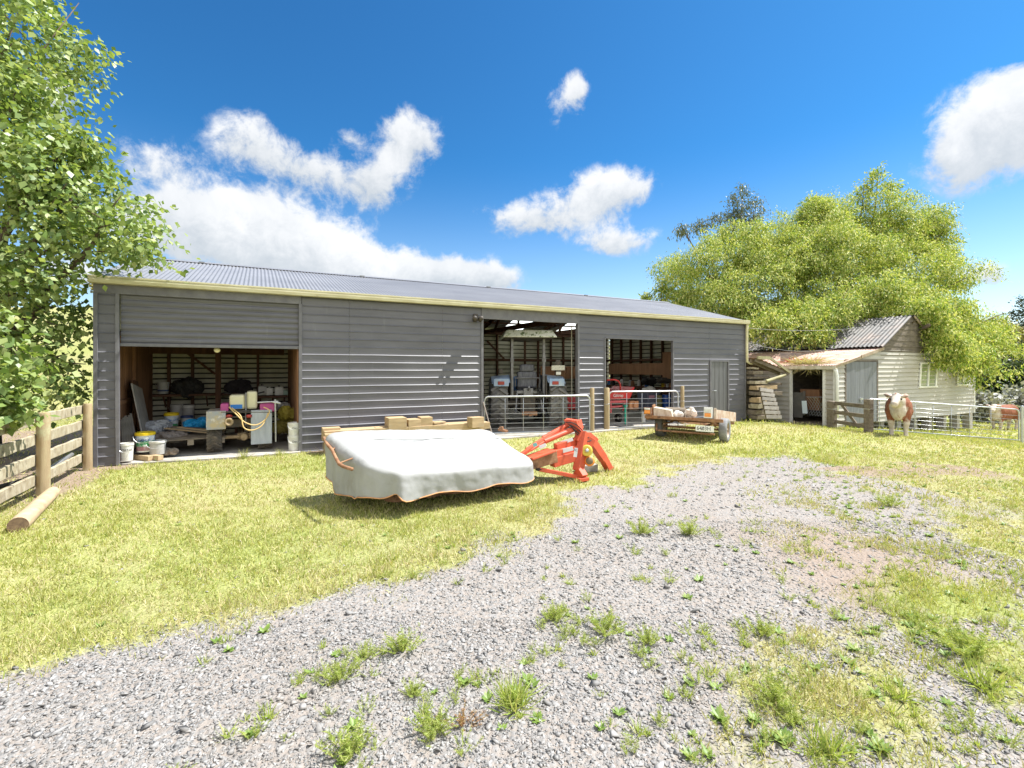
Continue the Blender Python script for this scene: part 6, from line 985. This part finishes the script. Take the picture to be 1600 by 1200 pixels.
def cow(label,loc,rz,mat,head_dir,hz_,legs):
    """trunk along +x, one body grown together from overlapping volumes"""
    o=thing('cow',label,'cow',loc,rz,'cattle in the paddock'); q=MB()
    E=q.ell; E((0,0,.86),(.66,.34,.37)); E((.42,0,.90),(.34,.30,.37)); E((-.48,0,.92),(.34,.30,.33)); E((.1,0,.76),(.5,.33,.28)); E((.62,0,.78),(.22,.2,.3)); E((-.2,0,1.14),(.6,.14,.1))
    hd=Vector(head_dir); sh=Vector((.62,0,1.05)); hc=Vector((.62,0,0))+Vector((hd.x*.50,hd.y*.50,hz_))
    for i in range(6): t=i/5; c=sh.lerp(hc,t); E(c,(.19-.05*t,.17-.05*t,.24-.08*t))
    d=Vector((hd.x,hd.y,hd.z)).normalized()
    for i in range(9): t=i/8; c=hc+d*(.40*t-.04); r=.15-.05*t if t<.75 else .105; E(c,(r,r*.92,r*1.02),nu=10,nv=7)
    E(hc+Vector((0,0,.1)),(.1,.09,.08)); side=d.cross(Vector((0,0,1))).normalized(); 
    for s in (-1,1):
        for (x,kx,kz,dx_) in ((.46,.0,.38,legs[0] if s>0 else legs[1]),(-.60,-.07,.50,legs[2] if s>0 else legs[3])):
            hip=Vector((x,s*.19,.70)); knee=Vector((x+dx_*.5+(.04 if x>0 else -.0),s*.18,kz if x>0 else .46)); hock=Vector((x+dx_+(0 if x>0 else -.05),s*.17,.24)); ft=Vector((x+dx_+.02,s*.17,.045))
            if x<0: chain=[(hip,.18),(hip.lerp(knee,.5)+Vector((.03,0,0)),.14),(knee+Vector((-.06,0,-.02)),.10),(hock,.072),(ft,.066),(ft+Vector((.03,0,-.02)),.06)]
            else: chain=[(hip,.13),(hip.lerp(knee,.5),.10),(knee,.085),(hock,.066),(ft,.066),(ft+Vector((.03,0,-.02)),.06)]
            for (a,ra),(b_,rb) in zip(chain,chain[1:]):
                for j in range(5): t=j/5; r=ra+(rb-ra)*t; E(a.lerp(b_,t),(r,r,r),nu=8,nv=6)
    E((-.28,0,.55),(.2,.15,.13))
    b=q.build('body',mat,o,smooth=True); m=b.modifiers.new('r','REMESH'); m.mode='VOXEL'; m.voxel_size=.026; m.use_smooth_shade=True; m=b.modifiers.new('s','SMOOTH'); m.iterations=5; m.factor=.5
    for s in (-1,1):
        e=MB(); p=hc+Vector((0,0,.06))+side*(s*.10); tip=p+side*(s*.2)+Vector((0,0,.05)); e.add([p+d*.05,p-d*.03+Vector((0,0,.05)),p+Vector((0,0,-.05)),p.lerp(tip,.6)+Vector((0,0,.07)),p.lerp(tip,.6)+Vector((0,0,-.06)),tip],[(0,1,3),(0,3,5),(0,5,4),(0,4,2),(1,2,4,3),(3,4,5)]); e.build('ear',m_cowear,o,smooth=True)
        e=MB(); e.ell(hc+d*.10+side*(s*.125)+Vector((0,0,.04)),.028,nu=8,nv=6); e.build('eye',m_black,o,smooth=True)
        e=MB(); e.ell(hc+d*.41+side*(s*.045)+Vector((0,0,.02)),.016,nu=8,nv=6); e.build('nostril',M_nos,o,smooth=True)
    e=MB(); e.ell(hc+d*.345+Vector((0,0,-.01)),(.092,.092,.075)); e.build('muzzle',M_muz,o,smooth=True); e=MB(); e.tube([(-.80,0,1.08),(-.88,.01,.95),(-.9,.02,.7),(-.89,.02,.5)],[.03,.025,.02,.035],8); e.build('tail',m_cowtail,o,smooth=True)
    o.scale=(.86,)*3; return o
m_cowear=M('cow_ear',(.30,.20,.15),.8,col2=(.55,.48,.42),ns=9); m_cowtail=M('cow_tail',(.5,.44,.38),.8,col2=(.25,.12,.07),ns=6); M_nos=M('nostril',(.16,.08,.07),.6); M_muz=M('pink_muzzle',(.50,.34,.28),.5)
p=gp(1407,682); cow('brown and white cow facing the camera behind the pipe gate beside the cottage',(p.x+.29,p.y+.42,p.z-.02),R(-129),cowmat('hide_front',2,.66),(.86,-.10,-.38),1.16,(.05,-.04,.05,-.06))
p=gp(1572,672); zz=p; cow('brown cow standing further off at the right, head turned to the left',(p.x-.1,p.y,p.z),R(196),cowmat('hide_far',5,.62),(.86,.35,-.35),1.12,(.06,-.05,.04,-.05))
